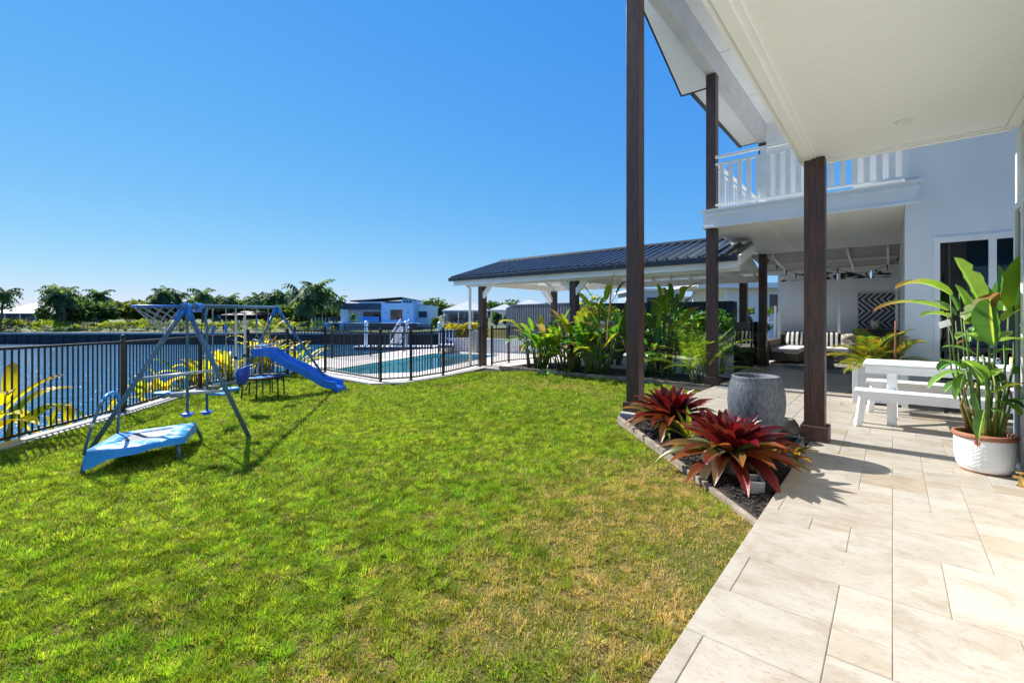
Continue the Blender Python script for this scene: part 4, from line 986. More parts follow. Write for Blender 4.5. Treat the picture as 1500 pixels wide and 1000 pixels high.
def frond(mb, base, d0, length, wid, r, droop=1.1, cols=(G_MD, G_LT), n=13, thick=.022, twist=0):
    """feather palm frond: arching rachis with leaflets"""
    d = Vector(d0).normalized(); p = Vector(base); pts = [p.copy()]; step = length/n
    for i in range(n):
        p = p+d*step; pts.append(p.copy()); d = (d+Vector((0, 0, -1))*droop/n*(.3+1.4*i/n)).normalized()
    mb.cur = (*jit((.20, .26, .05), r), 1); mb.hascol = True
    mb.tube(pts, [.010*(1-i/(n+1))+.002 for i in range(n+1)], 4, cap=False)
    for i in range(2, n+1):
        for h_ in (0, .5):
            if i == n and h_: continue
            q = pts[i] if not h_ else pts[i].lerp(pts[i+1], .5); t = (i+h_)/n
            dd = (pts[i]-pts[i-1]).normalized(); s_ = dd.cross(Vector((0, 0, 1)))
            if s_.length < .05: s_ = Vector((1, 0, 0))
            s_.normalize(); up = s_.cross(dd); ll = wid*math.sin(math.pi*min(1, .15+t*.83))**.7*r.uniform(.85, 1.1)
            for sg in (-1, 1):
                v = (dd*.62+s_*sg*.85+up*(.28+twist*sg)).normalized(); c = jit(r.choice(cols), r); tip = jit((.42, .26, .04), r) if r.random() < .1 else c
                m_ = q+v*ll*.5+Vector((0, 0, -.02*ll)); e = q+v*ll+Vector((0, 0, -.22*ll)); w_ = dd*thick*.5
                mb.add([q-w_*.5, q+w_*.5, m_+w_, m_-w_, e], [(0, 1, 2, 3), (3, 2, 4)], [c, c, c, c, tip])
def palm_clump(name, label, loc, nf, length, seed, cols, stems=5, group=None, wid=.32, z0=.35, droop=1.2, cat='palm', thick=.026, elev=(.35, 1.35), front=None):
    r = random.Random(seed); T_ = thing(name, label, cat, loc, group=group); st = MB(); lf = MB(); L0 = Vector(loc); tops = []
    for k in range(stems):
        a = r.uniform(0, 6.28); b = L0+Vector((math.cos(a)*.10, math.sin(a)*.10, -.02)); t = b+Vector((math.cos(a)*.09, math.sin(a)*.09, z0*r.uniform(.7, 1.2))); tops.append(t)
        st.col(*jit((.20, .22, .05), r)); st.tube([b, t], [.022, .014], 7)
    for k in range(nf):
        a = k*2.399+r.uniform(-.4, .4); el = r.uniform(*elev); frond(lf, tops[k % stems], (math.cos(a)*math.cos(el), math.sin(a)*math.cos(el), math.sin(el)), length*r.uniform(.7, 1.1), wid, r, droop*r.uniform(.7, 1.4), cols, thick=thick)
    st.build('stem', 'stem_green', T_, smooth=True); lf.build('foliage', 'leaf', T_); return T_
def bromeliad(name, label, loc, R0, hgt, seed, nl=46, group=None, wet=1.0):
    r = random.Random(seed); T_ = thing(name, label, 'bromeliad', loc, group=group); inner = MB(); outer = MB(); L0 = Vector(loc)
    for k in range(nl):
        s = k/(nl-1); a = k*2.39996+r.uniform(-.15, .15); el = 1.36-1.32*s**.85+r.uniform(-.08, .08)
        ll = R0*(.55+.60*s**.7)*r.uniform(.88, 1.1); w_ = R0*r.uniform(.185, .245)
        if s < .55: cm = r.choice(((.13, .008, .018), (.20, .010, .022), (.075, .008, .018), (.11, .02, .028))); cE = [x*.85 for x in cm]; tip = r.choice((None, (.22, .03, .03), (.12, .02, .02)))
        else:
            cm = r.choice(((.11, .014, .02), (.15, .02, .018), (.22, .055, .015), (.11, .115, .04), (.14, .018, .022))); cE = r.choice((cm, cm, cm, (.30, .09, .02), (.13, .15, .04))); tip = r.choice((None, (.34, .12, .03), (.30, .20, .10), (.30, .04, .03)))
        b = L0+Vector((math.cos(a)*.03, math.sin(a)*.03, hgt*.42+.10*(1-s)*hgt)); dv = Vector((math.cos(a)*math.cos(el), math.sin(a)*math.cos(el), math.sin(el)))
        leaf_strip(inner if s < .55 else outer, b, dv, ll, w_, r.uniform(.05, .5)+.55*s, jit(cm, r), jit(cE, r), tip, fold=.55, n=8, rnd=r, prof='strap')
    inner.build('inner_leaves', 'leaf_waxy', T_, smooth=True); outer.build('outer_leaves', 'leaf_waxy', T_, smooth=True)
    dd = MB()
    for k in range(7):
        a = r.uniform(0, 6.28); b = L0+Vector((math.cos(a)*.05, math.sin(a)*.05, hgt*.38)); leaf_strip(dd, b, (math.cos(a)*.8, math.sin(a)*.8, -.1), hgt*.75, R0*.15, 2.6, (1, 1, 1), (1, 1, 1), None, fold=.3, n=6, rnd=r, prof='strap')
    dd.build('withered_leaf', 'dry_leaf', T_, smooth=True)
    st = MB(); st.tube([L0-Vector((0, 0, .05)), L0+Vector((0, 0, hgt*.5))], [.06, .05], 10); st.build('stem', 'bark', T_); return T_

# --- front bed
def fp(px, py, z=-.03): return onz(px, py, z)
def on_d(px, d, z): p = at(px, HOR, d); p.z = z; return p
bromeliad('bromeliad', 'large burgundy bromeliad behind, spreading in front of the bare post', on_d(985, 5.55, -.03), .56, .36, 21, 62)
bromeliad('bromeliad', 'largest red and bronze bromeliad in front, with a pale withered leaf on the edging', on_d(1070, 4.12, -.03), .56, .38, 33, 66)
bl = MB(); r = random.Random(2); b0 = on_d(1062, 4.02, .20); leaf_strip(bl, b0, (-.30, -.55, .05), .40, .17, 3.4, (.62, .52, .36), (.66, .56, .42), (.50, .40, .26), fold=.25, n=8, rnd=r, prof='strap')
o = bl.build('fallen_leaf', 'leaf_waxy', loc=b0, smooth=True); tag(o, 'broad pale dead leaf hanging over the edging below the front bromeliad', 'leaf')
def small_plant(name, label, loc, R0, nl, cols, seed, wid=.07, el=(.3, 1.2), prof='ovate'):
    r = random.Random(seed); T_ = thing(name, label, 'plant', loc); lf = MB(); L0 = Vector(loc)
    for k in range(nl):
        a = k*2.4+r.uniform(-.3, .3); e = r.uniform(*el); c1_, c2_ = r.choice(cols), r.choice(cols)
        leaf_strip(lf, L0+Vector((0, 0, .02+.04*r.random())), (math.cos(a)*math.cos(e), math.sin(a)*math.cos(e), math.sin(e)), R0*r.uniform(.7, 1.15), wid*r.uniform(.7, 1.1), r.uniform(.4, 1.3), jit(c1_, r), jit(c2_, r), None, fold=.3, n=6, rnd=r, prof=prof)
    lf.build('foliage', 'leaf_waxy', T_, smooth=True); s = MB(); s.col(.12, .12, .05).tube([L0-Vector((0, 0, .04)), L0+Vector((0, 0, .06))], .012, 6); s.build('stem', 'stem_green', T_); return T_
small_plant('bromeliad', 'small orange and yellow bromeliad at the paving corner by the black tray', on_d(1158, 4.35, -.03), .24, 24, ((.42, .20, .03), (.40, .28, .04), (.28, .07, .02), (.16, .16, .03)), 6, wid=.065, prof='strap')
small_plant('bromeliad', 'low bronze bromeliad tucked behind the large front one', on_d(1122, 4.35, -.03), .24, 18, ((.22, .12, .03), (.14, .14, .03), (.30, .22, .06)), 16, wid=.07, prof='strap')
small_plant('seedling', 'small yellow green seedling in the dark mulch near the edging', fp(978, 640), .20, 12, ((.30, .34, .03), (.16, .26, .03)), 9, wid=.05)
small_plant('seedling', 'leggy green seedling rising between the two large bromeliads', on_d(1010, 5.0, -.03), .42, 10, ((.16, .30, .03), (.30, .38, .04), (.42, .36, .03)), 12, wid=.06, el=(.7, 1.4))
# garden lamps
g0 = fp(1104, 718); s = MB(); Mx = Matrix.Translation(g0)@Matrix.Rotation(.5, 4, 'Z')@Matrix.Rotation(.25, 4, 'X')
G_ = thing('garden_light', 'small square silver garden light lying on the mulch beside the paving', 'garden light', g0)
s.box(-.055, .055, -.055, .055, .0, .02, Mx); s.box(-.06, -.045, -.06, .06, .02, .115, Mx); s.box(.045, .06, -.06, .06, .02, .115, Mx); s.box(-.045, .045, -.06, -.045, .02, .115, Mx); s.box(-.045, .045, .045, .06, .02, .115, Mx); s.build('housing', 'silver', G_, bevel=.004)
s = MB(); s.box(-.044, .044, -.044, .044, .03, .075, Mx); s.build('lens', 'far_glass', G_)
g1 = fp(950, 618); G_ = thing('garden_spotlight', 'round grey spotlight beside the foot of the bare post', 'garden light', g1)
u_ = Vector((.85, -.45, .12)).normalized(); c_ = g1+Vector((0, 0, .075)); s = MB(); s.tube([c_-u_*.10, c_+u_*.10], [.042, .05], 18); s.build('housing', 'silver', G_, smooth=False)
s = MB(); s.tube([c_+u_*.101, c_+u_*.106], .042, 18); s.build('lens', 'far_glass', G_); s = MB(); s.tube([g1-Vector((0, 0, .03)), c_], .008, 6); s.build('stake', 'black_metal', G_)
kb_ = MB(); kb_.bar((-2.97, 5.97, -.03), (-2.02, 5.99, -.03), .10, .13); o = kb_.build('concrete_block', 'concrete', loc=(-2.5, 5.98, 0), bevel=.01); tag(o, 'pale concrete edge block at the foot of the bare post', 'block')

# --- jar fountain in its tray, small pot behind
JC = Vector((-1.10, 5.30, 0))
jr = MB(); jr.lathe([(.0, .05), (.155, .05), (.20, .12), (.262, .26), (.295, .40), (.304, .50), (.296, .60), (.272, .70), (.255, .742), (.258, .757), (.248, .768), (.225, .764), (.212, .745), (.205, .70), (0, .70)], JC, 72, sx=.90, sy=.90)
JR = thing('jar_fountain', 'tall grey textured stone jar with a narrow rim standing in a black tray', 'jar', JC)
part('jar_body', jr, 'stone_grey', JR, smooth=True); jw = MB(); jw.lathe([(0, .715), (.185, .715)], JC, 32); part('water', jw, 'far_glass', JR); sp_ = MB(); sp_.tube([JC+Vector((0,0,.70)), JC+Vector((0,0,.755))], .008, 6); part('spout', sp_, 'silver', JR)
ty = MB(); x0, x1, y0, y1 = -1.62, -.715, 4.84, 5.66
for a in ((x0, x1, y0, y0+.05), (x0, x1, y1-.05, y1), (x0, x0+.05, y0+.05, y1-.05), (x1-.05, x1, y0+.05, y1-.05)): ty.box(a[0], a[1], a[2], a[3], -.05, .115)
ty.box(x0+.05, x1-.05, y0+.05, y1-.05, -.05, .04); o = ty.build('fountain_tray', 'tray_black', loc=(-1.17, 5.25, 0), bevel=.005); tag(o, 'square black basin tray set in the bed under the grey jar', 'tray')
pc_ = on_d(1151, 5.12, 0); pr_ = MB(); pf = [(.0, .0), (.08, .0)]+[(.085+.055*math.sin(math.pi*min(1, i/14*1.02))+(.0035 if i % 2 else 0), .005+.235*i/14) for i in range(15)]+[(.072, .24), (.07, .15), (0, .15)]
pr_.lathe(pf, pc_, 40); o = pr_.build('ribbed_pot', 'dark_ceramic', loc=pc_, smooth=True); tag(o, 'small dark ribbed pot half hidden behind the grey jar', 'pot')

# --- big potted strelitzia beside the patio wall
PCN = Vector((.63, 5.86, 0)); po = thing('planter_pot', 'white oval embossed pot with terracotta rim standing beside the patio wall', 'pot', PCN)
b = MB(); N_ = 120; prof = [(.150, .012), (.164, .02), (.183, .06), (.195, .14), (.199, .22), (.199, .305)]; V = []
rows = 60
for i in range(rows+1):
    z = .014+(.305-.014)*i/rows; rr_ = np.interp(z, [p[1] for p in prof], [p[0] for p in prof])
    for k in range(N_*2):
        a = 2*math.pi*k/(N_*2); br = (a/(2*math.pi)*30) % 1.0; tri = abs(br*2-1)
        ch_ = .0035*max(0, math.sin((z*62+tri*2.4)*math.pi)) if (.05 < z < .285 and .12 < br < .88) else 0
        V.append((PCN.x+(rr_+ch_)*math.cos(a), PCN.y+(rr_+ch_)*math.sin(a), z))
F = [(i*N_*2+k, i*N_*2+(k+1) % (N_*2), (i+1)*N_*2+(k+1) % (N_*2), (i+1)*N_*2+k) for i in range(rows) for k in range(N_*2)]
b.add(V, F); part('pot_body', b, 'white_pot', po, smooth=True)
rm = MB(); rm.lathe([(.198, .300), (.212, .306), (.216, .325), (.212, .345), (.198, .348), (.182, .335), (.178, .27)], PCN, 64); part('rim', rm, 'terracotta', po, smooth=True)
ft = MB(); ft.lathe([(0, 0), (.155, 0), (.158, .013), (.146, .016)], PCN, 48); part('foot', ft, 'terracotta', po, smooth=True)
sl_ = MB(); sl_.lathe([(.0, .295), (.10, .30), (.180, .285)], PCN, 32); part('potting_soil', sl_, 'soil', po)
ang = math.atan2(-PCN.y, -PCN.x)+.12
def sticker(a0, a1, z0, z1, m_, nm, off=.0055):
    s = MB(); V = []; 
    for i in range(5):
        a = a0+(a1-a0)*i/4
        for z in (z0, z1): V.append((PCN.x+(.1995+off)*math.cos(a), PCN.y+(.1995+off)*math.sin(a), z))
    s.add(V, [(i*2, i*2+2, i*2+3, i*2+1) for i in range(4)]); part(nm, s, m_, po)
sticker(ang-.42, ang-.25, .262, .290, 'red_print', 'price_sticker'); sticker(ang-.255, ang+.14, .245, .290, 'white_paint', 'care_label', .0045)
# the plant: leaves placed to read like the photograph, standing in real space round the pot
SP = thing('strelitzia', 'tall potted bird of paradise plant with big paddle leaves in the white pot', 'plant', PCN+Vector((0, 0, .295)))
st, lf = MB(), MB(); r = random.Random(77)
def stalk(px, py, dd, bx, by, w=.014, c=(.13, .22, .05)):
    st = MB(); b0 = PCN+Vector((bx, by, .28)); tp_ = at(px, py, 4.10+dd); m_ = b0.lerp(tp_, .55)+Vector((bx*.6, by*.6, .02)); st.col(*jit(c, r)); st.tube([b0, m_, tp_], [w*1.05, w*.62, w*.4], 8); st.build('stalk', 'stem_green', SP, smooth=True); return tp_
def blade(px, py, dd, qx, qy, qd, wid, droop=.4, cols=(G_MD, G_LT), tip=None, fold=.3, side=None, curl=0):
    a = at(px, py, 4.10+dd); b_ = at(qx, qy, 4.10+qd); v = b_-a; L_ = v.length
    lf = MB(); leaf_strip(lf, a, v+Vector((0, 0, droop*L_*.5)), L_*1.04, wid*1.6, droop, jit([min(1, x*2.4+.06) for x in cols[0]], r, .1), jit(cols[1], r, .1), tip, fold=fold, n=12, side=side, rnd=r, tears=.08, wave=.02); lf.build('leaf', 'leaf', SP, smooth=True)
RV, FV = Vector((RT[0], RT[1], 0)), Vector((FW[0], FW[1], 0))
LTG, MDG, YLG = (.26, .42, .12), (.13, .29, .07), (.34, .50, .06)
# upright big leaves
stalk(1435, 445, .05, -.02, .04); blade(1440, 455, .05, 1399, 380, .10, .20, .15, (MDG, LTG), fold=.35, side=(RV*.9+FV*.35))
stalk(1458, 440, .12, .03, .05); blade(1460, 440, .12, 1462, 390, .14, .165, .05, (LTG, MDG), fold=.45, side=(RV*.8+FV*.55))
stalk(1485, 448, .05, .08, .02); blade(1486, 455, .05, 1507, 372, .00, .18, .1, (MDG, YLG), fold=.3, side=(RV*.7-FV*.6))
stalk(1478, 440, .22, .06, .08); blade(1480, 440, .22, 1497, 388, .3, .13, .2, (MDG, MDG), fold=.3)
# forward folded leaves
stalk(1412, 470, -.08, -.02, -.04); blade(1412, 470, -.08, 1463, 430, -.16, .11, .1, (LTG, (.18, .30, .07)), (.42, .14, .04), fold=.95, side=(RV*.1+FV*.2+Vector((0, 0, 1))))
stalk(1448, 440, -.14, .01, -.05); blade(1450, 438, -.14, 1456, 505, -.22, .185, .1, (YLG, MDG), fold=.35, side=(RV*1.0+FV*.1))
# long leaves reaching left
stalk(1392, 432, .0, -.07, .02, .010); blade(1392, 432, .0, 1310, 425, -.05, .085, .9, (LTG, (.16, .28, .05)), (.40, .24, .08), fold=.6)
stalk(1388, 460, -.05, -.08, .0, .010); blade(1388, 455, -.05, 1279, 460, -.12, .07, .7, (LTG, (.17, .28, .06)), (.38, .16, .05), fold=.5)
stalk(1400, 470, .1, -.05, .05, .010); blade(1392, 465, .1, 1348, 466, .12, .08, .8, (LTG, (.20, .32, .07)), fold=.5)
blade(1400, 462, .12, 1368, 440, .2, .10, .5, (MDG, MDG), fold=.3)
stalk(1405, 430, .2, -.03, .08, .010); blade(1402, 455, .2, 1388, 428, .25, .12, .3, (LTG, MDG), fold=.3)
# right side
stalk(1470, 500, -.05, .06, -.03, .011); blade(1466, 500, -.05, 1504, 500, -.2, .12, .8, (MDG, LTG), fold=.25); blade(1466, 496, .1, 1502, 490, .1, .10, .7, (LTG, MDG), fold=.3)
blade(1455, 575, -.12, 1502, 562, -.28, .085, .5, (LTG, (.22, .30, .05)), (.42, .2, .06), fold=.35); blade(1460, 590, -.15, 1500, 600, -.3, .10, 1.2, (MDG, G_DK), fold=.3); blade(1465, 588, -.02, 1492, 612, -.15, .07, 1.0, (MDG, LTG), fold=.4)
blade(1488, 548, .1, 1503, 536, .0, .08, .5, (MDG, MDG), fold=.3); blade(1484, 590, -.1, 1505, 585, -.2, .08, .8, (MDG, G_DK), fold=.3)
# lower leaves
stalk(1412, 545, -.1, -.06, -.05, .012, (.26, .24, .05)); blade(1412, 540, -.1, 1374, 545, -.2, .085, 1.0, (MDG, G_DK), fold=.3); blade(1410, 543, -.1, 1362, 575, -.1, .06, .9, (MDG, LTG), fold=.4); blade(1409, 540, -.05, 1376, 528, 0, .09, .7, (MDG, MDG), fold=.3)
blade(1412, 546, -.12, 1401, 585, -.16, .05, .6, (LTG, MDG), fold=.7, side=(RV)); blade(1413, 547, -.12, 1407, 570, -.2, .05, .6, (LTG, (.18, .30, .08)), fold=.6, side=RV)
stalk(1444, 548, -.16, .0, -.06, .012); blade(1443, 555, -.16, 1408, 528, -.28, .095, .4, (LTG, (.14, .28, .05)), fold=.3); blade(1456, 550, -.1, 1468, 540, -.2, .05, .4, (MDG, LTG), fold=.4)
blade(1442, 600, -.18, 1434, 640, -.2, .07, .2, (LTG, MDG), fold=.5, side=RV); blade(1428, 575, -.1, 1436, 605, -.16, .06, .3, (MDG, MDG), fold=.6, side=RV); blade(1452, 600, -.2, 1478, 612, -.26, .13, .9, (MDG, MDG), fold=.12); blade(1458, 560, -.02, 1440, 530, .1, .10, .6, (MDG, G_DK), fold=.3)
blade(1422, 545, .1, 1400, 556, .1, .08, 1.1, (MDG, LTG), fold=.35); blade(1420, 500, .0, 1428, 478, .0, .07, .4, (LTG, MDG), fold=.3)
blade(1425, 470, .10, 1400, 418, .22, .11, .3, (MDG, LTG), fold=.35); blade(1446, 470, .12, 1432, 412, .24, .12, .2, (MDG, MDG), fold=.3); blade(1470, 455, .2, 1478, 400, .3, .12, .2, (LTG, MDG), fold=.35)
blade(1436, 500, -.05, 1400, 498, -.2, .075, .9, (MDG, LTG), fold=.35); blade(1452, 520, -.1, 1484, 512, -.2, .08, .9, (LTG, MDG), fold=.35); blade(1428, 520, .05, 1380, 508, .15, .08, .9, (MDG, MDG), fold=.3); blade(1470, 470, .05, 1503, 450, .0, .10, .6, (LTG, YLG), fold=.35)
blade(1440, 565, -.1, 1420, 535, -.22, .06, .5, (LTG, MDG), fold=.4); blade(1462, 560, -.05, 1492, 575, -.1, .07, 1.0, (MDG, LTG), fold=.35); blade(1415, 560, .0, 1386, 580, .0, .065, 1.2, (MDG, MDG), fold=.35)
# stalks without leaves, dry sheaths
for q_ in ((1430, 560, -.05, -.03, -.06, .02), (1440, 520, -.1, .02, -.07, .022), (1452, 530, -.06, .05, -.05, .021), (1462, 545, 0, .08, -.02, .017), (1470, 540, .04, .10, .0, .013), (1418, 560, -.06, -.09, -.03, .018), (1436, 610, -.05, .0, -.1, .02), (1420, 480, .05, -.04, .03, .012)):
    stalk(*q_[:5], q_[5], r.choice(((.12, .22, .04), (.20, .26, .05), (.30, .22, .06))))
for (px, py, qx, qy) in ((1423, 605, 1410, 590), (1431, 615, 1432, 655), (1436, 600, 1445, 632), (1420, 498, 1402, 500)): 
    ds_ = MB(); a, b_ = at(px, py, 3.98), at(qx, qy, 3.92); leaf_strip(ds_, a, b_-a, (b_-a).length, .035, .4, (1, 1, 1), (1, 1, 1), None, fold=.6, n=5, rnd=r); ds_.build('dry_sheath', 'dry_leaf', SP, smooth=True)
tgp = on_d(1384, 4.0, CAMH-(475-HOR)*4.0/FPX); tg = MB(); tg.bar(tgp-RV*.05-Vector((0,0,.01)), tgp+RV*.05+Vector((0,0,.02)), .002, .055, up=Vector((0,0,1))); tg.tube([tgp+RV*.03, at(1397, 500, 4.05)], .0012, 4); tg.build('care_tag', 'white_paint', SP)

# --- pavilion planting
GRP = 'paddle leaf clumps along the pavilion bed'
paddle_plant('heliconia', 'leafy clump of paddle leaves nearest the pool fence, one long torn leaf leaning left', 'plant', on_d(790, 12.5, -.05), 1.45, 32, .74, .26, 41, .70, GRP, yellow=.16)
paddle_plant('heliconia', 'clump of green stalks in front of the second pavilion post', 'plant', on_d(832, 11.9, -.05), 1.38, 34, .66, .26, 42, .62, GRP, yellow=.14)
paddle_plant('heliconia', 'dense clump with upright leaves just left of the big bare post', 'plant', on_d(877, 11.35, -.05), 1.5, 34, .72, .26, 43, .66, GRP, yellow=.14)
paddle_plant('strelitzia', 'tall bird of paradise with grey green upright blades behind the bare post', 'plant', on_d(972, 11.6, -.03), 2.4, 18, .95, .30, 44, .70, None, yellow=.10)
paddle_plant('strelitzia', 'taller bird of paradise under the pavilion roof left of the bare post', 'plant', on_d(893, 13.3, -.03), 2.5, 14, .90, .30, 45, .7, None, yellow=.10)
paddle_plant('heliconia', 'low leafy clump between the bare post and the golden cane palm', 'plant', on_d(940, 11.0, -.03), 1.35, 18, .55, .19, 46, .6, GRP, yellow=.2)
palm_clump('golden_cane_palm', 'young golden cane palm with feathery fronds at the foot of the balcony post', on_d(1024, 9.55, -.03), 22, 1.22, 51, (G_MD, (.22, .40, .04), (.40, .48, .05)), 6, wid=.30, z0=.28, thick=.015)
palm_clump('golden_cane_palm', 'dark feathery palm behind the balcony post', on_d(1052, 11.2, -.03), 12, 1.25, 52, (G_DK, G_MD, G_LT), 5, wid=.32, z0=.55, thick=.017)
tb = MB(); p0 = on_d(892, 11.2, 1.85); r = random.Random(4); leaf_strip(tb, p0+Vector((0, 0, -.55)), (.12, 0, 1), 1.35, .10, .1, (1, 1, 1), (1, 1, 1), None, fold=.5, n=10, rnd=r, tears=.6); leaf_strip(tb, p0+Vector((-.02, 0, -.5)), (0, -.1, -1), .8, .10, .0, (1, 1, 1), (1, 1, 1), None, fold=.7, n=8, rnd=r, tears=.5, side=Vector((1, 0, 0)))
o = tb.build('dead_frond', 'dry_leaf', loc=p0, smooth=True); tag(o, 'dead brown leaf hanging beside the big bare post', 'leaf')
r = random.Random(14)
for k in range(7):
    px = 905+k*16 if k > 2 else 800+k*30; small_plant('ground_cover_plant', ['tiny green plant on the soil of the pavilion bed']*1 and 'tiny green plant growing on the soil of the pavilion bed', on_d(px, r.uniform(10.6, 11.2), -.02), .22, 9, ((.06, .18, .03), (.12, .26, .04)), 60+k, wid=.05)
for o in [x for x in COL.objects if x.name.startswith('ground_cover_plant') and x.type == 'EMPTY']: o['group'] = 'tiny plants in the pavilion bed'

# --- yellow plants beyond the canal kerb
def yellow_clump(px, py, d, hgt, nl, seed, label, wid=.13):
    r = random.Random(seed); base = at(px, py, d); base.z = -.80; T_ = thing('yellow_cane', label, 'plant', base, group='yellow leaved plants on the canal bank'); lf = MB(); st = MB()
    for k in range(int(nl*1.5)):
        a = r.uniform(0, 6.28); b0 = base+Vector((r.uniform(-.25, .25), r.uniform(-.25, .25), 0)); el = r.uniform(.3, 1.2); h_ = hgt*r.uniform(.45, .9)
        tp_ = b0+Vector((math.cos(a)*.15, math.sin(a)*.15, h_)); st.col(.20, .20, .03); st.tube([b0, tp_], [.02, .01], 5)
        c = r.choice(((.90, .66, .02), (.80, .64, .03), (.62, .58, .04), (.40, .46, .04), (.22, .34, .03))); tip = r.choice((None, (.40, .16, .02), (.22, .08, .02), (.55, .30, .03), c))
        leaf_strip(lf, tp_, (math.cos(a)*math.cos(el), math.sin(a)*math.cos(el), math.sin(el)), hgt*r.uniform(.42, .78), wid*r.uniform(.7, 1.2), r.uniform(.4, 1.6), jit(c, r), jit(c, r), tip, fold=.35, n=7, rnd=r)
    st.build('stalk', 'stem_green', T_); lf.build('foliage', 'leaf_yellow', T_, smooth=True); return T_
yl = ['yellow paddle leaved plant behind the fence at the left edge of the lawn', 'few yellow leaves showing behind the fence above the trampoline grab bar', 'orange edged yellow leaves behind the fence beside the swing set leg', 'yellow plant behind the fence between the glider bars', 'dense yellow plant behind the fence at the bucket swing', 'tall golden plant behind the slide', 'broad yellow plant behind the slide platform', 'yellow plant at the pool fence corner']
def bank(p, q, t, o_): v = p.lerp(q, t); return v+off2(p, q, o_)
spots = [(bank(f0, f1, .10, .38), 1.22, 15, .25), (bank(f0, f1, .66, .5), .62, 4, .14), (bank(f1, f2, .10, .5), .66, 8, .14), (bank(f1, f2, .72, .5), .80, 16, .14), (bank(f2, f3, .30, .5), 1.0, 22, .15), (bank(f3, f4, .75, .6), 1.55, 24, .16), (bank(f2, f3, .95, .5), 1.1, 20, .15), (bank(f3, f4, 1.7, .6), 1.15, 12, .14)]
for k, (p, h_, nl, w_) in enumerate(spots):
    pr2 = p.xy.to_3d(); dd_ = pr2.xy.dot(Vector(FW)); ll_ = pr2.xy.dot(Vector(RT)); yellow_clump(750+FPX*ll_/dd_, 600, dd_, h_, nl, 80+k, yl[k], w_)

# ================================================================== PICNIC TABLE, BENCHES, PLANTER
TX0, TX1 = -.30, 1.75
tb = thing('picnic_table', 'long white timber picnic table with plank trestle legs on the patio', 'table', ((TX0+TX1)/2, 7.85, 0))
s = MB(); [s.box(TX0, TX1, 7.48+i*.152, 7.48+i*.152+.146, .735, .775) for i in range(6)]; part('table_top', s, 'white_paint', tb, bevel=.004)
s = MB(); s.box(TX0+.03, TX1-.03, 7.50, 7.53, .655, .733); s.box(TX0+.03, TX1-.03, 8.33, 8.36, .655, .733); part('apron', s, 'white_paint', tb, bevel=.003)
for x in (TX0+.24, TX1-.45):
    s = MB(); s.box(x, x+.10, 7.533, 7.573, .0, .734); part('leg', s, 'white_paint', tb, bevel=.004)
    s = MB(); s.box(x, x+.10, 8.287, 8.327, .0, .734); part('leg', s, 'white_paint', tb, bevel=.004)
    s = MB(); s.box(x+.04, x+.09, 7.575, 8.285, .65, .73); s.bar((x+.065, 7.58, .08), (x+.065, 8.28, .64), .04, .09, up=Vector((1,0,0))); part('trestle_brace', s, 'white_paint', tb, bevel=.003)
def bench(name, label, x0, x1, y0, wd=.33, h=.455):
    r_ = thing(name, label, 'bench', ((x0+x1)/2, y0+wd/2, 0), group='white benches of the picnic table')
    s = MB(); [s.box(x0, x1, y0+i*wd/2+.002, y0+(i+1)*wd/2-.002, h-.035, h) for i in range(2)]; part('seat', s, 'white_paint', r_, bevel=.004)
    s = MB(); s.box(x0+.05, x1-.05, y0+.03, y0+.055, h-.12, h-.037); s.box(x0+.05, x1-.05, y0+wd-.055, y0+wd-.03, h-.12, h-.037); part('apron', s, 'white_paint', r_)
    for xx, sg in ((x0+.07, -1), (x1-.12, 1)):
        for yy, sy in ((y0+.06, -1), (y0+wd-.06, 1)):
            s = MB(); s.bar((xx+sg*.03, yy+sy*.035, 0), (xx+.02, yy, h-.037), .045, .075); part('leg', s, 'white_paint', r_, bevel=.003)
    return r_
bench('bench', 'white timber bench in front of the picnic table, nearest the camera', -.38, 1.80, 7.22)
bench('bench', 'white timber bench tucked in behind the picnic table', -.30, 1.85, 8.42)
# white planter box with the bronze tipped palm
pbx = thing('planter_box', 'white weatherboard planter box at the house corner behind the picnic table', 'planter', (-.15, 9.42, 0))
s = MB(); s.box(-.46, .14, 9.15, 9.19, .03, .60); s.box(-.46, -.42, 9.192, 9.65, .03, .60); s.box(.10, .14, 9.192, 9.65, .03, .60); s.box(-.418, .098, 9.61, 9.65, .03, .60); part('side_boards', s, 'weatherboard', pbx)
s = MB(); [s.box(x, x+.075, y, y+.03, 0, .645) for x in (-.50, .105) for y in (9.12,)]; s.box(-.50, .18, 9.12, 9.20, .601, .644); s.box(-.50, -.44, 9.202, 9.68, .601, .64); part('corner_trim', s, 'white_paint', pbx, bevel=.003)
s = MB(); s.box(-.418, .098, 9.192, 9.608, .3, .55); part('potting_soil', s, 'soil', pbx)
palm_clump('palm', 'bushy palm with yellow and bronze frond tips in the white planter box', (-.17, 9.42, .545), 26, .72, 55, (G_MD, G_LT, (.30, .34, .03), (.42, .36, .04), (.45, .20, .04)), 6, wid=.24, z0=.12, droop=1.5, elev=(.15, 1.2), thick=.02)
s = MB(); s.tube([(.02, 9.35, .5), (.035, 9.35, 1.32)], .014, 8); o = s.build('garden_stake', 'terracotta', loc=(.02, 9.35, .55)); tag(o, 'brown cane stake standing in the white planter box', 'stake')
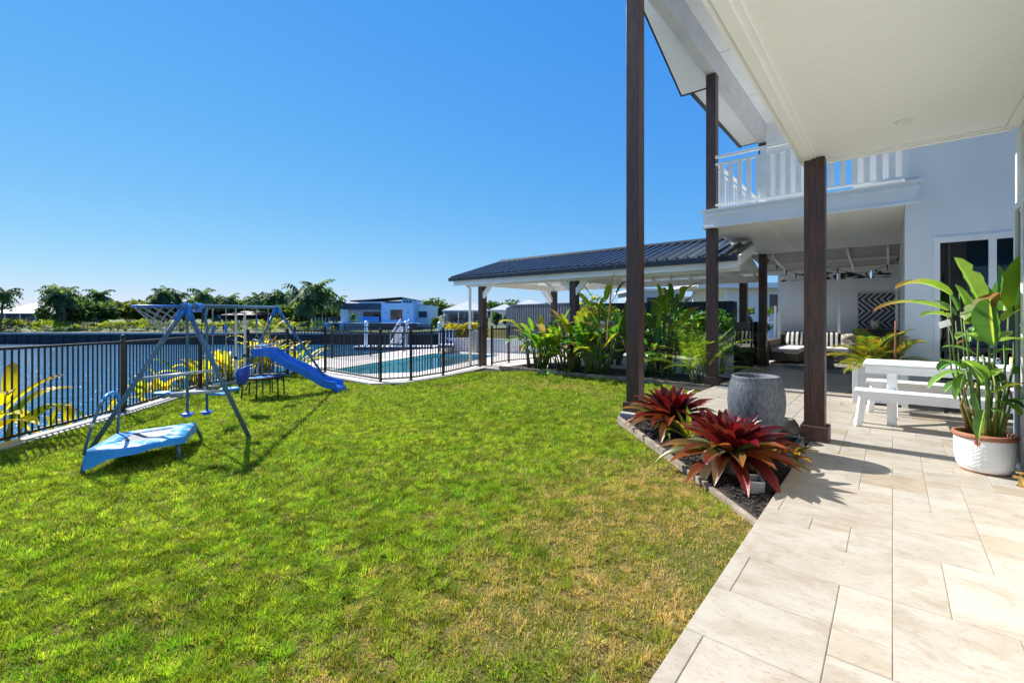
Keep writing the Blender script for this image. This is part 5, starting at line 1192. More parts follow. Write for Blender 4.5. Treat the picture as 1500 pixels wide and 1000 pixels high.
# dark slatted bench with cushions by the sliding door
db = thing('outdoor_bench', 'dark slatted bench against the wall by the sliding door', 'bench', (1.2, 9.25, 0))
s = MB(); s.box(.55, 2.3, 8.98, 9.5, .40, .44); part('seat', s, 'charcoal', db)
s = MB(); s.box(.55, 2.3, 9.50, 9.54, .86, .93); s.box(.55, 2.3, 9.50, 9.54, .55, .59); [s.box(.60+i*.12, .63+i*.12, 9.505, 9.535, .44, .86) for i in range(15)]; part('backrest', s, 'charcoal', db)
for x in (.56, 2.24):
    for y in (8.99, 9.45): part('leg', MB().box(x, x+.05, y, y+.05, 0, .40), 'charcoal', db)
def cushion(name, label, c, w, h, m_, rz=0, tilt=-.28, th=.12, group=None, cat='cushion'):
    s = MB(); V = []; F = []; k = 8
    for sg in (-1, 1):
        for i in range(k+1):
            for j in range(k+1):
                u, v = i/k*2-1, j/k*2-1; b_ = ((1-u**4)*(1-v**4))**.6; pin = 1-.05*(u*u*v*v)
                V.append((u*w/2*pin, sg*th/2*b_, v*h/2*pin))
    n_ = (k+1)**2
    for q in (0, 1):
        for i in range(k):
            for j in range(k):
                f_ = (q*n_+i*(k+1)+j, q*n_+(i+1)*(k+1)+j, q*n_+(i+1)*(k+1)+j+1, q*n_+i*(k+1)+j+1); F.append(f_ if q == 0 else f_[::-1])
    s.add(V, F); o = s.build(name, m_, smooth=True); o.location = c; o.rotation_euler = (tilt, 0, rz); tag(o, label, cat, group); return o
cushion('cushion', 'cream cushion with navy print on the dark bench', (.98, 9.36, .62), .40, .38, 'navy_print')
cushion('cushion', 'mint green cushion in the middle of the dark bench', (1.20, 9.28, .58), .30, .28, 'mint_cloth')
cushion('cushion', 'yellow lattice cushion at the right of the dark bench', (1.46, 9.36, .63), .42, .40, 'lattice_print')

# ================================================================== OUTDOOR ROOM UNDER THE BALCONY
so = thing('wicker_sofa', 'brown wicker corner sofa with white seat cushions against the white wall', 'sofa', (-2.0, 16.9, 0))
s = MB(); s.box(-2.80, -.95, 16.35, 17.25, .10, .34); s.box(-2.80, -2.05, 15.3, 16.35, .10, .34); part('base', s, 'wicker', so, bevel=.02)
s = MB(); s.box(-2.85, -.95, 17.25, 17.45, .10, .84); s.box(-3.02, -2.80, 15.25, 17.45, .10, .68); s.box(-.95, -.80, 16.35, 17.45, .10, .60); part('backrest', s, 'wicker', so, bevel=.03)
for a in ((-2.79, -2.06, 15.32, 16.34), (-2.79, -1.90, 16.36, 17.2), (-1.89, -.97, 16.36, 17.2)): part('seat_cushion', MB().box(a[0], a[1], a[2], a[3], .342, .47), 'cushion_white', so, bevel=.03)
for k, (x, lb) in enumerate(((-2.45, 'black and white striped cushion at the left end of the wicker sofa'), (-1.93, 'black and white striped cushion left of centre on the wicker sofa'), (-1.42, 'black and white striped cushion right of centre on the wicker sofa'))):
    cushion('striped_cushion', lb, (x, 17.08, .70), .50, .46, 'striped_cushion', rz=.06*(k-1), group='striped cushions on the wicker sofa')
cushion('cushion', 'patterned grey cushion at the right end of the wicker sofa', (-1.05, 17.06, .68), .42, .42, 'ivory', rz=-.2)
ct = thing('coffee_table', 'grey wicker pedestal coffee table on the rug', 'table', (-1.45, 14.9, 0))
s = MB(); s.box(-1.80, -1.10, 14.5, 15.3, .36, .44); part('table_top', s, 'wicker_grey', ct, bevel=.03)
s = MB(); s.lathe([(.30, .36), (.24, .28), (.22, .1), (.25, .005), (0, .005)], (-1.45, 14.9, 0), 20, sx=1.1, sy=1.2); part('pedestal', s, 'wicker_grey', ct, smooth=True)
s = MB(); s.lathe([(0, .012), (1.25, .012), (1.28, .006), (1.28, .0)], (-1.15, 15.0, .002), 48, sx=1.0, sy=1.1); o = s.build('round_rug', 'rug_weave', loc=(-1.15, 15, 0)); tag(o, 'round grey woven rug under the coffee table', 'rug')
sb = thing('sideboard', 'black sideboard under the zigzag panel', 'sideboard', (-.36, 17.3, 0))
s = MB(); s.box(-.93, .148, 17.05, 17.52, .95, 1.0); part('top', s, 'charcoal', sb); s = MB(); s.box(-.90, .14, 17.09, 17.5, .12, .95); part('cabinet', s, 'charcoal', sb)
for x in (-.895, -.545, -.195): part('door', MB().box(x, x+.335, 17.07, 17.089, .15, .92), 'charcoal', sb, bevel=.004)
for x in (-.88, .07): part('leg', MB().box(x, x+.05, 17.12, 17.17, 0, .12), 'charcoal', sb)
s = MB(); s.box(-.82, .14, 17.55, 17.585, 1.03, 2.09); o = s.build('wall_panel', 'chevron', loc=(-.34, 17.56, 1.56)); tag(o, 'black and grey zigzag panel hung on the white wall', 'wall panel')
s = MB(); s.lathe([(0, 0), (.10, 0), (.115, .02), (.115, .26), (.10, .285), (.085, .285), (.085, .10), (0, .10)], (-.42, 17.25, 1.001), 24); o = s.build('ceramic_lantern', 'ivory', loc=(-.42, 17.25, 1.0), smooth=True); tag(o, 'pale pierced ceramic lantern on the black sideboard', 'lantern')
# festoon lights
fl = [(1118, 370, 12.95), (1125, 380, 13.0), (1138, 389, 13.1), (1152, 396, 13.2), (1166, 400.5, 13.3), (1180, 402.5, 13.35), (1197, 402, 13.3), (1212, 398.5, 13.2), (1227, 393.5, 13.0), (1240, 398, 12.9), (1254, 400.3, 12.8), (1269, 399.5, 12.6), (1284, 395, 12.4), (1300, 388, 12.2), (1315, 378, 12.0), (1326, 367, 11.8)]
F_ = thing('festoon_lights', 'string of bare festoon bulbs looping under the lean to roof', 'string lights', at(*fl[7])); P = [at(*q) for q in fl]
part('cord', MB().tube(P, .006, 5), 'black_metal', F_)
for p in P[1:-1]:
    s = MB(); s.tube([p, p-Vector((0, 0, .06))], .022, 8); o = part('bulb', MB().lathe([(.001, -.15), (.022, -.135), (.028, -.105), (.018, -.062)], p, 10), 'bulb_glass', F_, smooth=True); part('socket', s, 'black_metal', o)
# glass pool barrier with black posts, outdoor kitchen bench behind it
gfz = thing('glass_fence', 'frameless glass pool barrier with square black posts beside the outdoor room', 'fence', (-2.9, 12, 0))
for y in (13.45, 15.1): part('post', MB().box(-2.93, -2.87, y-.03, y+.03, 0, 1.32), 'black_metal', gfz)
for a, b in ((11.70, 13.40), (13.5, 14.3)): part('glass_pane', MB().box(-2.906, -2.894, a, b, .06, 1.25), 'clear_glass', gfz)
ok = thing('outdoor_kitchen', 'white outdoor kitchen cabinets with a dark stone top under the pavilion', 'cabinet', (-4.0, 13.6, 0))
part('carcass', MB().box(-4.0, -3.05, 13.65, 14.3, 0, .92), 'white_paint', ok); part('bench_top', MB().box(-4.05, -3.0, 13.58, 14.35, .921, .96), 'charcoal', ok, bevel=.004)
for k in range(2): part('door', MB().box(-3.98+k*.46, -3.55+k*.46, 13.628, 13.648, .10, .88), 'white_paint', ok, bevel=.003)
bq = thing('barbecue', 'silver hooded barbecue on a dark cabinet under the pavilion', 'barbecue', (-7.6, 13.9, -.012))
part('cabinet', MB().box(-8.2, -7.0, 13.6, 14.2, -.012, .85), 'charcoal', bq); s = MB(); V = [(x, 13.9+.30*math.cos(a), .87+.36*math.sin(a)) for x in (-8.0, -7.2) for a in [math.pi*i/8 for i in range(9)]]
s.add(V, [(i, i+1, i+10, i+9) for i in range(8)]+[tuple(range(8, -1, -1)), tuple(range(9, 18))]); part('hood', s, 'silver', bq); part('handle', MB().tube([(-7.9, 13.55, 1.02), (-7.3, 13.55, 1.02)], .015, 8), 'silver', bq)
ob = thing('outdoor_table', 'dark outdoor table standing under the pavilion behind the plants', 'table', (-6.0, 12.6, -.012)); part('table_top', MB().box(-6.9, -5.1, 12.2, 13.0, .69, .73), 'charcoal', ob)
for x in (-6.85, -5.2):
    for y in (12.25, 12.9): part('leg', MB().box(x, x+.06, y, y+.06, -.012, .69), 'charcoal', ob)
# white shelf with herb pots near the end of the white wall
sh = thing('plant_stand', 'white open plant stand with pots at the left end of the white wall', 'plant stand', (-3.5, 17.4, 0))
for x in (-4.15, -3.05): part('upright', MB().box(x, x+.05, 17.3, 17.5, 0, 1.75), 'white_paint', sh)
for z in (.62, 1.18): part('shelf', MB().box(-4.1, -3.05, 17.28, 17.52, z, z+.04), 'white_paint', sh)
def bush(name, label, loc, rx, rz, num, size, cols, seed, cat='bush', group=None, m_='leaf', trunk=None, flat=.7, core=.35):
    """crown of many small leaf faces scattered through an uneven volume"""
    r = random.Random(seed); T_ = thing(name, label, cat, loc, group=group); lf = MB(); L0 = Vector(loc)
    lobes = [(Vector((r.uniform(-.55, .55)*rx, r.uniform(-.55, .55)*rx, rz*r.uniform(.35, 1.0))), r.uniform(.4, .75)) for _ in range(9)]
    for k in range(num):
        c, s_ = r.choice(lobes); v = Vector((r.gauss(0, 1), r.gauss(0, 1), r.gauss(0, 1))).normalized()*(r.random()**core)
        p = L0+c+Vector((v.x*rx*s_, v.y*rx*s_, v.z*rz*.55*s_)); p.z = max(L0.z+.02, p.z)
        a = Vector((r.gauss(0, 1), r.gauss(0, 1), r.gauss(0, flat))).normalized(); b = a.cross(Vector((r.gauss(0, 1), r.gauss(0, 1), r.gauss(0, 1)))).normalized(); z_ = size*r.uniform(.6, 1.4)
        cl = jit(r.choice(cols), r, .3); lf.add([p-a*z_, p-b*z_*.42, p+a*z_, p+b*z_*.42], [(0, 1, 2, 3)], [cl]*4)
    lf.build('crown' if trunk else 'foliage', m_, T_)
    if trunk:
        s = MB(); s.tube([L0+Vector((0, 0, -.1-trunk)), L0+Vector((.03*rx, 0, rz*.3)), L0+Vector((.06*rx, .02, rz*.75))], [trunk*.09+.03, trunk*.06+.02, .02], 7)
        for k in range(5): a = r.uniform(0, 6.28); s.tube([L0+Vector((0, 0, -.1*trunk)), L0+Vector((math.cos(a)*rx*.5, math.sin(a)*rx*.5, rz*r.uniform(.4, .8)))], [.05+trunk*.02, .015], 5)
        s.build('trunk', 'bark', T_)
    else:
        s = MB(); [s.tube([L0-Vector((0, 0, .03)), L0+c*.9], [.02, .008], 5) for c, _ in lobes[:6]]; s.build('stem', 'bark', T_)
    return T_
GC = (G_DK, G_MD, G_LT)
for k, (x, z, lb) in enumerate(((-3.95, .66, 'round dark leaved pot plant on the lower shelf of the plant stand'), (-3.30, .66, 'fern like pot plant at the right of the lower shelf'), (-3.85, 1.22, 'yellow flecked pot plant on the upper shelf'), (-3.30, 1.22, 'bright green pot plant at the right of the upper shelf'))):
    b_ = bush('pot_plant', lb, (x, 17.4, z+.16), .22, .30, 260, .05, GC+((.35, .34, .04),) if k >= 2 else GC, 200+k, 'pot plant')
    part('pot', MB().lathe([(0, 0), (.09, 0), (.11, .17), (.10, .17), (.09, .14), (0, .14)], (x, 17.4, z), 18), 'white_pot' if k % 2 else 'dark_ceramic', b_, smooth=True)

# ================================================================== POOL SIDE
# white retaining wall with the yellow hedge, lounger
wl = thing('pool_wall', 'low white rendered wall behind the far end of the pool', 'wall', at(695, 510, 22))
pts = [onz(652, 514.0, -.2), onz(697, 514.5, -.2), onz(745, 517, -.2), onz(800, 518.5, -.2)]
for a, b in zip(pts[:-1], pts[1:]):
    s = MB(); d_ = (b-a); s.bar(a+Vector((0, 0, .30)), b+Vector((0, 0, .30)), .2, .62); part('panel', s, 'white_paint', wl)
pl = onz(697, 516, -.2); part('pillar', MB().box(pl.x-.2, pl.x+.2, pl.y-.2, pl.y+.2, -.2, .78), 'pool_paver', wl)
for k, px in enumerate((660, 670, 681, 692, 705)):
    b = at(px, 500, 24.5+.25*k); b.z = .05
    bush('yellow_hedge', 'golden yellow shrub planted behind the low white pool wall', b, .62, .85, 420, .10, ((.62, .44, .02), (.55, .46, .03), (.40, .36, .03), (.25, .26, .03)), 300+k, 'shrub', 'yellow shrubs behind the pool wall')
bar_fence('boundary_fence', 'black metal fence behind the yellow shrubs beyond the pool', [at(652, 500, 26.5).xy.to_3d(), at(682, 500, 26.8).xy.to_3d(), at(714, 500, 26.8).xy.to_3d()], ground=lambda x, y: .2, hgt=1.05)
Lb = onz(653, 517.5, -.2); LG = thing('sun_lounger', 'timber pool lounger with navy striped towel and raised back', 'sun lounger', Lb, YAW+.12)
def lpart(nm, m_, fn, bevel=0):
    s = MB(); fn(s); o = s.build(nm, m_, bevel=bevel); o.parent = LG; return o
lpart('frame', 'edging_timber', lambda s: (s.box(-.36, .36, -.1, 1.25, .24, .32), s.bar((0, 1.2, .28), (0, 1.62, .92), .72, .05, up=Vector((0, -1, .6)))), .01)
for x in (-.32, .28):
    for y in (-.05, 1.1): lpart('leg', 'edging_timber', lambda s: s.box(x, x+.06, y, y+.06, 0, .24))
lpart('towel', 'striped_towel', lambda s: (s.box(-.33, .33, -.06, 1.2, .322, .37), s.bar((0, 1.16, .34), (0, 1.58, .98), .66, .06, up=Vector((0, -1, .6)))), .015)

# boundary fences
def sheet_fence(name, label, a, b, z0, z1, m_, pitch=.19):
    a, b = Vector(a), Vector(b); r_ = thing(name, label, 'fence', (a+b)/2); u = (b-a).normalized(); nrm = Vector((-u.y, u.x, 0)); L_ = (b-a).length; s = MB(); prof = []; k = int(L_/pitch)
    for i in range(k+1): prof += [(i*pitch, 0), (i*pitch+pitch*.55, 0), (i*pitch+pitch*.65, .035), (i*pitch+pitch*.9, .035)]
    V = [a+u*x+nrm*h+Vector((0, 0, z-a.z)) for z in (z0, z1) for x, h in prof]; n_ = len(prof); s.add(V, [(i, i+1, n_+i+1, n_+i) for i in range(n_-1)]); part('sheeting', s, m_, r_)
    s = MB(); s.bar(Vector((a.x, a.y, z1)), Vector((b.x, b.y, z1)), .07, .05); part('top_rail', s, m_, r_); return r_
pA, pB, pC_, pD_ = at(749, 470, 24.8), at(858, 470, 20.5), at(846, 470, 21.5), at(1075, 470, 17.6)
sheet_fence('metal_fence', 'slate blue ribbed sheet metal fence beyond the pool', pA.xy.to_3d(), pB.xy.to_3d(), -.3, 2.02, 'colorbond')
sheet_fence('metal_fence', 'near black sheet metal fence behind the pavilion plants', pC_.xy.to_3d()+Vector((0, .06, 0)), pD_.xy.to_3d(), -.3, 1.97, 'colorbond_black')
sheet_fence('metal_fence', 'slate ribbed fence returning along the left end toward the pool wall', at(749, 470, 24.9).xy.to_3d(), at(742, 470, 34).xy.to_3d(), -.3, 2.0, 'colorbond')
for k, (px, d, z, rx, lb) in enumerate(((875, 19.8, .3, 1.1, 'bright yellow green bush in front of the black fence left of the bare post'), (985, 17.0, .2, 1.0, 'dark green shrub against the black fence behind the tall bird of paradise'), (1040, 16.4, .2, .8, 'green shrub against the black fence behind the balcony post'), (920, 18.6, .2, 1.0, 'dense dark shrub behind the big bare post'))):
    b = at(px, 470, d); b.z = z-.4; bush('shrub', lb, b, rx, 1.9 if k == 0 else 1.5, 1300, .11, GC+(((.36, .38, .03), (.5, .42, .03)) if k == 0 else (G_MD,)), 320+k, 'shrub')
# neighbours over the right hand fence
def house_root(name, label, px, d, z0): p = ld((px-750)/FPX*d, d, z0); return thing(name, label, 'house', p, YAW)
def hp_(root, nm, m_, boxes, par=None, bevel=0):
    s = MB(); [s.box(*b) for b in boxes]; o = s.build(nm, m_, bevel=bevel); o.parent = par or root; return o
def hip(root, nm, m_, x0, x1, y0, y1, z0, z1, ins=None):
    ins = ins if ins is not None else min(x1-x0, y1-y0)/2; s = MB(); ym = (y0+y1)/2
    V = [(x0, y0, z0), (x1, y0, z0), (x1, y1, z0), (x0, y1, z0), (x0+ins, ym, z1), (x1-ins, ym, z1)]
    s.add(V, [(0, 1, 5, 4), (1, 2, 5), (2, 3, 4, 5), (3, 0, 4), (3, 2, 1, 0)]); s.box(x0, x1, y0-.06, y0, z0-.16, z0+.02); o = s.build(nm, m_); o.parent = root; return o
h1 = house_root('neighbour_house', 'pale blue weatherboard house seen over the black fence behind the bare post', 972, 36, -.3)
hp_(h1, 'wall', 'clad_blue', [(-2.2, 1.6, 0, 6, 0, 3.72)]); hp_(h1, 'roof', 'far_roof', [(-2.5, 1.9, -.4, 6.4, 3.72, 3.90), (1.5, 2.6, -.2, 5, 3.18, 3.28)]); hp_(h1, 'window', 'far_glass', [(-1.3, -.35, -.03, .0, 2.1, 3.2), (.1, 1.2, -.03, .0, 2.1, 3.2)]); hp_(h1, 'side_wing', 'clad_blue', [(1.6, 2.4, .3, 5, 0, 3.18)])
h2 = house_root('neighbour_house', 'cream neighbouring house with white eaves seen between the balcony posts', 1120, 27, -.3)
hp_(h2, 'wall', 'white_paint', [(-2.3, 6, 0, 5, 0, 3.5)]); hp_(h2, 'roof', 'far_roof', [(-4.2, 6.4, -.6, 5.4, 3.5, 3.66)]); hp_(h2, 'fascia', 'white_paint', [(-4.22, 6.42, -.66, -.6, 3.36, 3.66)]); hp_(h2, 'window', 'far_glass', [(.3, 1.6, -.03, 0, 1.9, 3.0)]); hp_(h2, 'eave_bracket', 'white_paint', [(-3.2, -2.3, -.3, -.2, 3.2, 3.36), (-2.5, -2.35, -.3, -.2, 0, 3.2)])

# ================================================================== ACROSS THE CANAL
# modern house
S = 74/FPX; MHZ = -.55
mh = house_root('modern_house', 'flat roofed modern white and slate house with a waterfront deck across the canal', 553, 74, MHZ)
X = lambda px: (px-553)*S
Zp = lambda py: CAMH-(py-HOR)*S-MHZ
hp_(mh, 'wall', 'far_white', [(X(499), X(509), -.1, 8, Zp(478), Zp(452.5)), (X(509), X(560), 1.8, 2.1, Zp(478), Zp(452.5)), (X(526), X(560), -.1, 9, Zp(444.2), Zp(442)), (X(509), X(510.5), 0, 1.8, Zp(478), Zp(452.5))])
hp_(mh, 'fascia', 'far_dark', [(X(503.5), X(560), -.5, 8, Zp(453), Zp(444.2))])
bx_ = hp_(mh, 'block_wing', 'far_blue_white', [(X(560.2), X(607), -.7, 8, Zp(484), Zp(444))])
hp_(mh, 'window', 'window_amber', [(X(573.5), X(591), -.74, -.70, Zp(468.3), Zp(453.5))]); hp_(mh, 'window', 'far_glass', [(X(526.5), X(558), 1.76, 1.80, Zp(471.5), Zp(456.5))]); hp_(mh, 'wall_light', 'far_dark', [(X(566), X(567.5), -.76, -.7, Zp(458.5), Zp(457)), (X(598), X(600), -.76, -.7, Zp(458.5), Zp(457))])
hp_(mh, 'upper_storey', 'far_dark', [(X(530), X(583.5), 2, 8, Zp(444), Zp(440.2))]); hp_(mh, 'clerestory', 'far_blue_white', [(X(583.6), X(603), 2, 8, Zp(444), Zp(437.5))])
hp_(mh, 'clerestory_window', 'far_glass', [(X(587+k*4.4), X(590+k*4.4), 1.97, 2.0, Zp(443), Zp(439)) for k in range(3)])
s = MB(); s.add([(X(507), 1.6, Zp(441)), (X(584), 1.6, Zp(435.2)), (X(584), 9, Zp(435.2)), (X(507), 9, Zp(441)), (X(507), 1.6, Zp(439.6)), (X(584), 1.6, Zp(434.2)), (X(584), 9, Zp(434.2)), (X(507), 9, Zp(439.6))], [(3,2,1,0), (4,5,6,7), (0,1,5,4), (1,2,6,5), (2,3,7,6), (3,0,4,7)])
s.add([(X(584.1), 1.6, Zp(435.2)), (X(606), 1.6, Zp(439.2)), (X(606), 9, Zp(439.2)), (X(584.1), 9, Zp(435.2)), (X(584.1), 1.6, Zp(434.2)), (X(606), 1.6, Zp(438.2)), (X(606), 9, Zp(438.2)), (X(584.1), 9, Zp(434.2))], [(3,2,1,0), (4,5,6,7), (0,1,5,4), (1,2,6,5), (2,3,7,6), (3,0,4,7)])
o = s.build('roof', 'far_dark'); o.parent = mh
hp_(mh, 'deck_wall', 'far_blue_white', [(X(476), X(499.5), -5, -4.7, -1.2, Zp(473)), (X(514.5), X(519.5), -5, -4.7, -1.2, Zp(473)), (X(476), X(519.5), -5, 0, Zp(473.3), Zp(472.4))]); hp_(mh, 'deck_wall', 'far_grey', [(X(519.6), X(553), -5, -4.8, -1.2, Zp(472.5))]); hp_(mh, 'deck_wall', 'far_dark', [(X(553.1), X(620), -5, -4.8, -1.2, Zp(472.5)), (X(499.6), X(514.4), -4.2, -4, -1.2, Zp(473.3))])  # recessed dark panel: darkness of the opening under the deck put into colour
hp_(mh, 'deck', 'far_white', [(X(519.6), X(620), -4.8, 1.8, Zp(473.6), Zp(472.6))])
hp_(mh, 'balustrade_glass', 'clear_glass', [(X(476), X(500), -4.95, -4.9, Zp(472.4), Zp(465))]); hp_(mh, 'balustrade_glass', 'clear_glass', [(X(553), X(566), -4.75, -4.7, Zp(472.4), Zp(464))])
hp_(mh, 'deck_rail', 'white_paint', [(X(476.5+k*4.6), X(477.2+k*4.6), -4.98, -4.9, Zp(472.4), Zp(464.6)) for k in range(6)])
def seat_set(px, d, z, lab, m_, w=1.9):
    r_ = thing('outdoor_chair', lab, 'chair', ld((px-750)/FPX*d, d, z), YAW)
    hp_(r_, 'seat', m_, [(-w/2, w/2, -.3, .4, .25, .45)]); hp_(r_, 'backrest', m_, [(-w/2, w/2, .4, .55, .25, .95)]); [hp_(r_, 'leg', m_, [(x, x+.08, -.28, -.2, 0, .25)]) for x in (-w/2, w/2-.08)]
dz = MHZ+Zp(472.4)
seat_set(487, 70.5, dz, 'brown chair on the left deck of the modern house', 'bark', 1.0); seat_set(493, 71, dz, 'second brown chair beside it on the left deck', 'bark', .9); seat_set(541, 70.6, dz+.0, 'blue lounge on the terrace of the modern house', 'light_blue_plastic', 2.6)
bush('pot_plant', 'green pot plant on the terrace of the modern house', ld((517.5-750)/FPX*70, 70, dz), .5, 1.2, 160, .2, GC, 401, 'pot plant', m_='leaf_far')
# second white house, hip roof houses
S2 = 78/FPX; w2 = house_root('white_house', 'small white box shaped house to the right of the slate modern house', 620, 78, -.4); X2 = lambda px: (px-620)*S2; Z2 = lambda py: CAMH-(py-HOR)*S2+.4
hp_(w2, 'wall', 'far_white', [(X2(607.5), X2(613), 0, 8, 0, Z2(448.5)), (X2(613), X2(630), -.6, 8, 0, Z2(447))]); hp_(w2, 'window', 'far_dark', [(X2(614.5), X2(626.5), -.66, -.6, Z2(465), Z2(456))]); hp_(w2, 'parapet', 'far_grey', [(X2(612.5), X2(630.8), -.7, -.58, Z2(447.2), Z2(446.4))]); hp_(w2, 'balustrade_glass', 'clear_glass', [(X2(614), X2(632), -3.5, -3.45, Z2(473), Z2(464))])
def hip_house(label, pxc, d, pxl, pxr, yeave, yapex, ybase, seed, apex=None, wallm='far_grey'):
    s_ = d/FPX; z0 = CAMH-(ybase-HOR)*s_; r_ = house_root('hip_roof_house', label, pxc, d, z0); x0, x1 = (pxl-pxc)*s_, (pxr-pxc)*s_; ze = (ybase-yeave)*s_; za = (ybase-yapex)*s_
    hip(r_, 'roof', 'far_roof', x0, x1, -.6, (x1-x0)*1.05-.6, ze, za); hp_(r_, 'wall', wallm, [(x0+.5, x1-.5, 0, (x1-x0)*.95-.5, -.4, ze-.17)])
    n_ = max(2, int((x1-x0)/2.2)); 
    for k in range(n_):
        a = x0+.8+k*(x1-x0-1.6)/n_; hp_(r_, 'window', 'far_glass', [(a+.1, a+(x1-x0-1.6)/n_-.35, -.05, -.0, .25, ze-.55)])
    hp_(r_, 'verandah_post', 'white_paint', [(x0+.25+k*(x1-x0-.65)/3, x0+.4+k*(x1-x0-.65)/3, -.5, -.35, -.2, ze-.17) for k in range(4)]); return r_
hip_house('grey house with a pale pyramid roof seen beside the pavilion downpipe', 682, 62, 648, 717, 454.5, 440, 473, 1)
hip_house('low pale roofed house between the corner post and the slate fence', 738, 60, 716, 762, 454, 444.5, 472, 2, wallm='far_white')
hip_house('pale pyramid roofed house rising behind the slate blue fence', 774, 52, 741, 812, 451, 437.5, 474, 3, wallm='far_white')
hip_house('wide low house with a pale grey roof at the far left bank', 22, 84, -14, 58, 458.5, 442.5, 472, 4, wallm='far_dark')
# park shelter
sh = house_root('park_shelter', 'dark red roofed picnic shelter on posts in the far park', 360, 88, .0); hip(sh, 'roof', 'shelter_red', -4.6, 4.0, -.5, 6, 1.75, 2.55, 2.4); hp_(sh, 'back_wall', 'shelter_red', [(-1.5, 2.6, 4, 4.2, 0, 1.7)])
for x in (-4.2, -1.5, 1.2, 3.6): hp_(sh, 'post', 'shelter_red', [(x, x+.22, -.3, -.1, -.2, 1.75)])
gp = house_root('play_panel', 'green and blue play panel beside the park shelter', 318, 86, 0); hp_(gp, 'panel', 'far_grass', [(-.7, .6, 0, .1, .5, 1.3)]); hp_(gp, 'frame', 'light_blue_plastic', [(.1, .7, .02, .12, 1.31, 1.7), (-.75, -.65, 0, .1, -.2, 1.7), (.6, .7, 0, .1, -.2, 1.3)]); gp['category'] = 'play equipment'; sh['category'] = 'shelter'
# pontoon, piles, gangway
def pile(px, d, ytop, label):
    p = ld((px-750)/FPX*d, d, -2.6); zt = CAMH-(ytop-HOR)*d/FPX; T_ = thing('mooring_pile', label, 'pile', p, group='white mooring piles of the far jetty'); r_ = .16*d/40
    part('shaft', MB().lathe([(r_, 0), (r_, zt+2.6-.3), (0, zt+2.6-.3)], p, 14), 'far_white', T_, smooth=False); part('cap', MB().lathe([(r_*1.12, zt+2.6-.3), (r_*1.12, zt+2.6-.2), (0, zt+2.6)], p, 14), 'white_paint', T_)
pile(536.5, 52, 469, 'white mooring pile left of the gangway in front of the slate house'); pile(594.7, 52, 469, 'white mooring pile at the top of the gangway'); pile(644, 50, 470, 'white mooring pile furthest right by the neighbour lawn')
pn = thing('pontoon', 'floating pontoon with pale edge below the modern house', 'pontoon', ld(-15, 52, -2.3), YAW); s5 = 52/FPX
hp_(pn, 'deck', 'far_white', [((522-750)*s5+15, (640-750)*s5+15, -1.2, 1.4, .28, .36)]); hp_(pn, 'float', 'far_dark', [((522-750)*s5+15.1, (640-750)*s5+14.9, -1.1, 1.3, -.2, .28)])
hp_(pn, 'cleat', 'white_paint', [((530+k*9-750)*s5+15, (532+k*9-750)*s5+15, -1.25, -1.1, .36, .50) for k in range(12)])
gw_ = thing('gangway', 'aluminium gangway with handrails sloping up from the pontoon', 'gangway', ld(-11.5, 54, -2), YAW); a_, b_ = at(579, 503, 52), at(593, 478, 60)
for sg in (-.55, .55):
    o_ = RV*sg; s = MB(); s.bar(a_+o_, b_+o_, .08, .14); s.bar(a_+o_+Vector((0,0,1.0)), b_+o_+Vector((0,0,1.0)), .06, .06)
    for t in [i/7 for i in range(8)]: q = a_.lerp(b_, t)+o_; s.bar(q, q+Vector((0,0,1.0)), .05, .05, up=FV)
    o = s.build('handrail', 'far_white'); o.parent = gw_; o.matrix_parent_inverse = Matrix.LocRotScale(gw_.location, gw_.rotation_euler, None).inverted()
s = MB(); s.bar(a_, b_, 1.1, .06); o = s.build('walkway', 'far_grey'); o.parent = gw_; o.matrix_parent_inverse = Matrix.LocRotScale(gw_.location, gw_.rotation_euler, None).inverted()
# far fence on the sea wall
ffp = [ld(l, 63.2, -.78) for l in (-46, -43, -40, -37)]; bar_fence('far_railing', 'thin dark railing on the far sea wall left of the swing set frame', ffp, ground=None, hgt=1.1, gap=.35, kerb=0, post_w=.08, caps=False)
ffp = [ld(l, 62.8, -.78) for l in (-26, -23, -20, -17, -14, -11)]; bar_fence('far_railing', 'dark railing on the far sea wall below the modern house', ffp, ground=None, hgt=1.1, gap=.35, kerb=0, post_w=.08, caps=False)

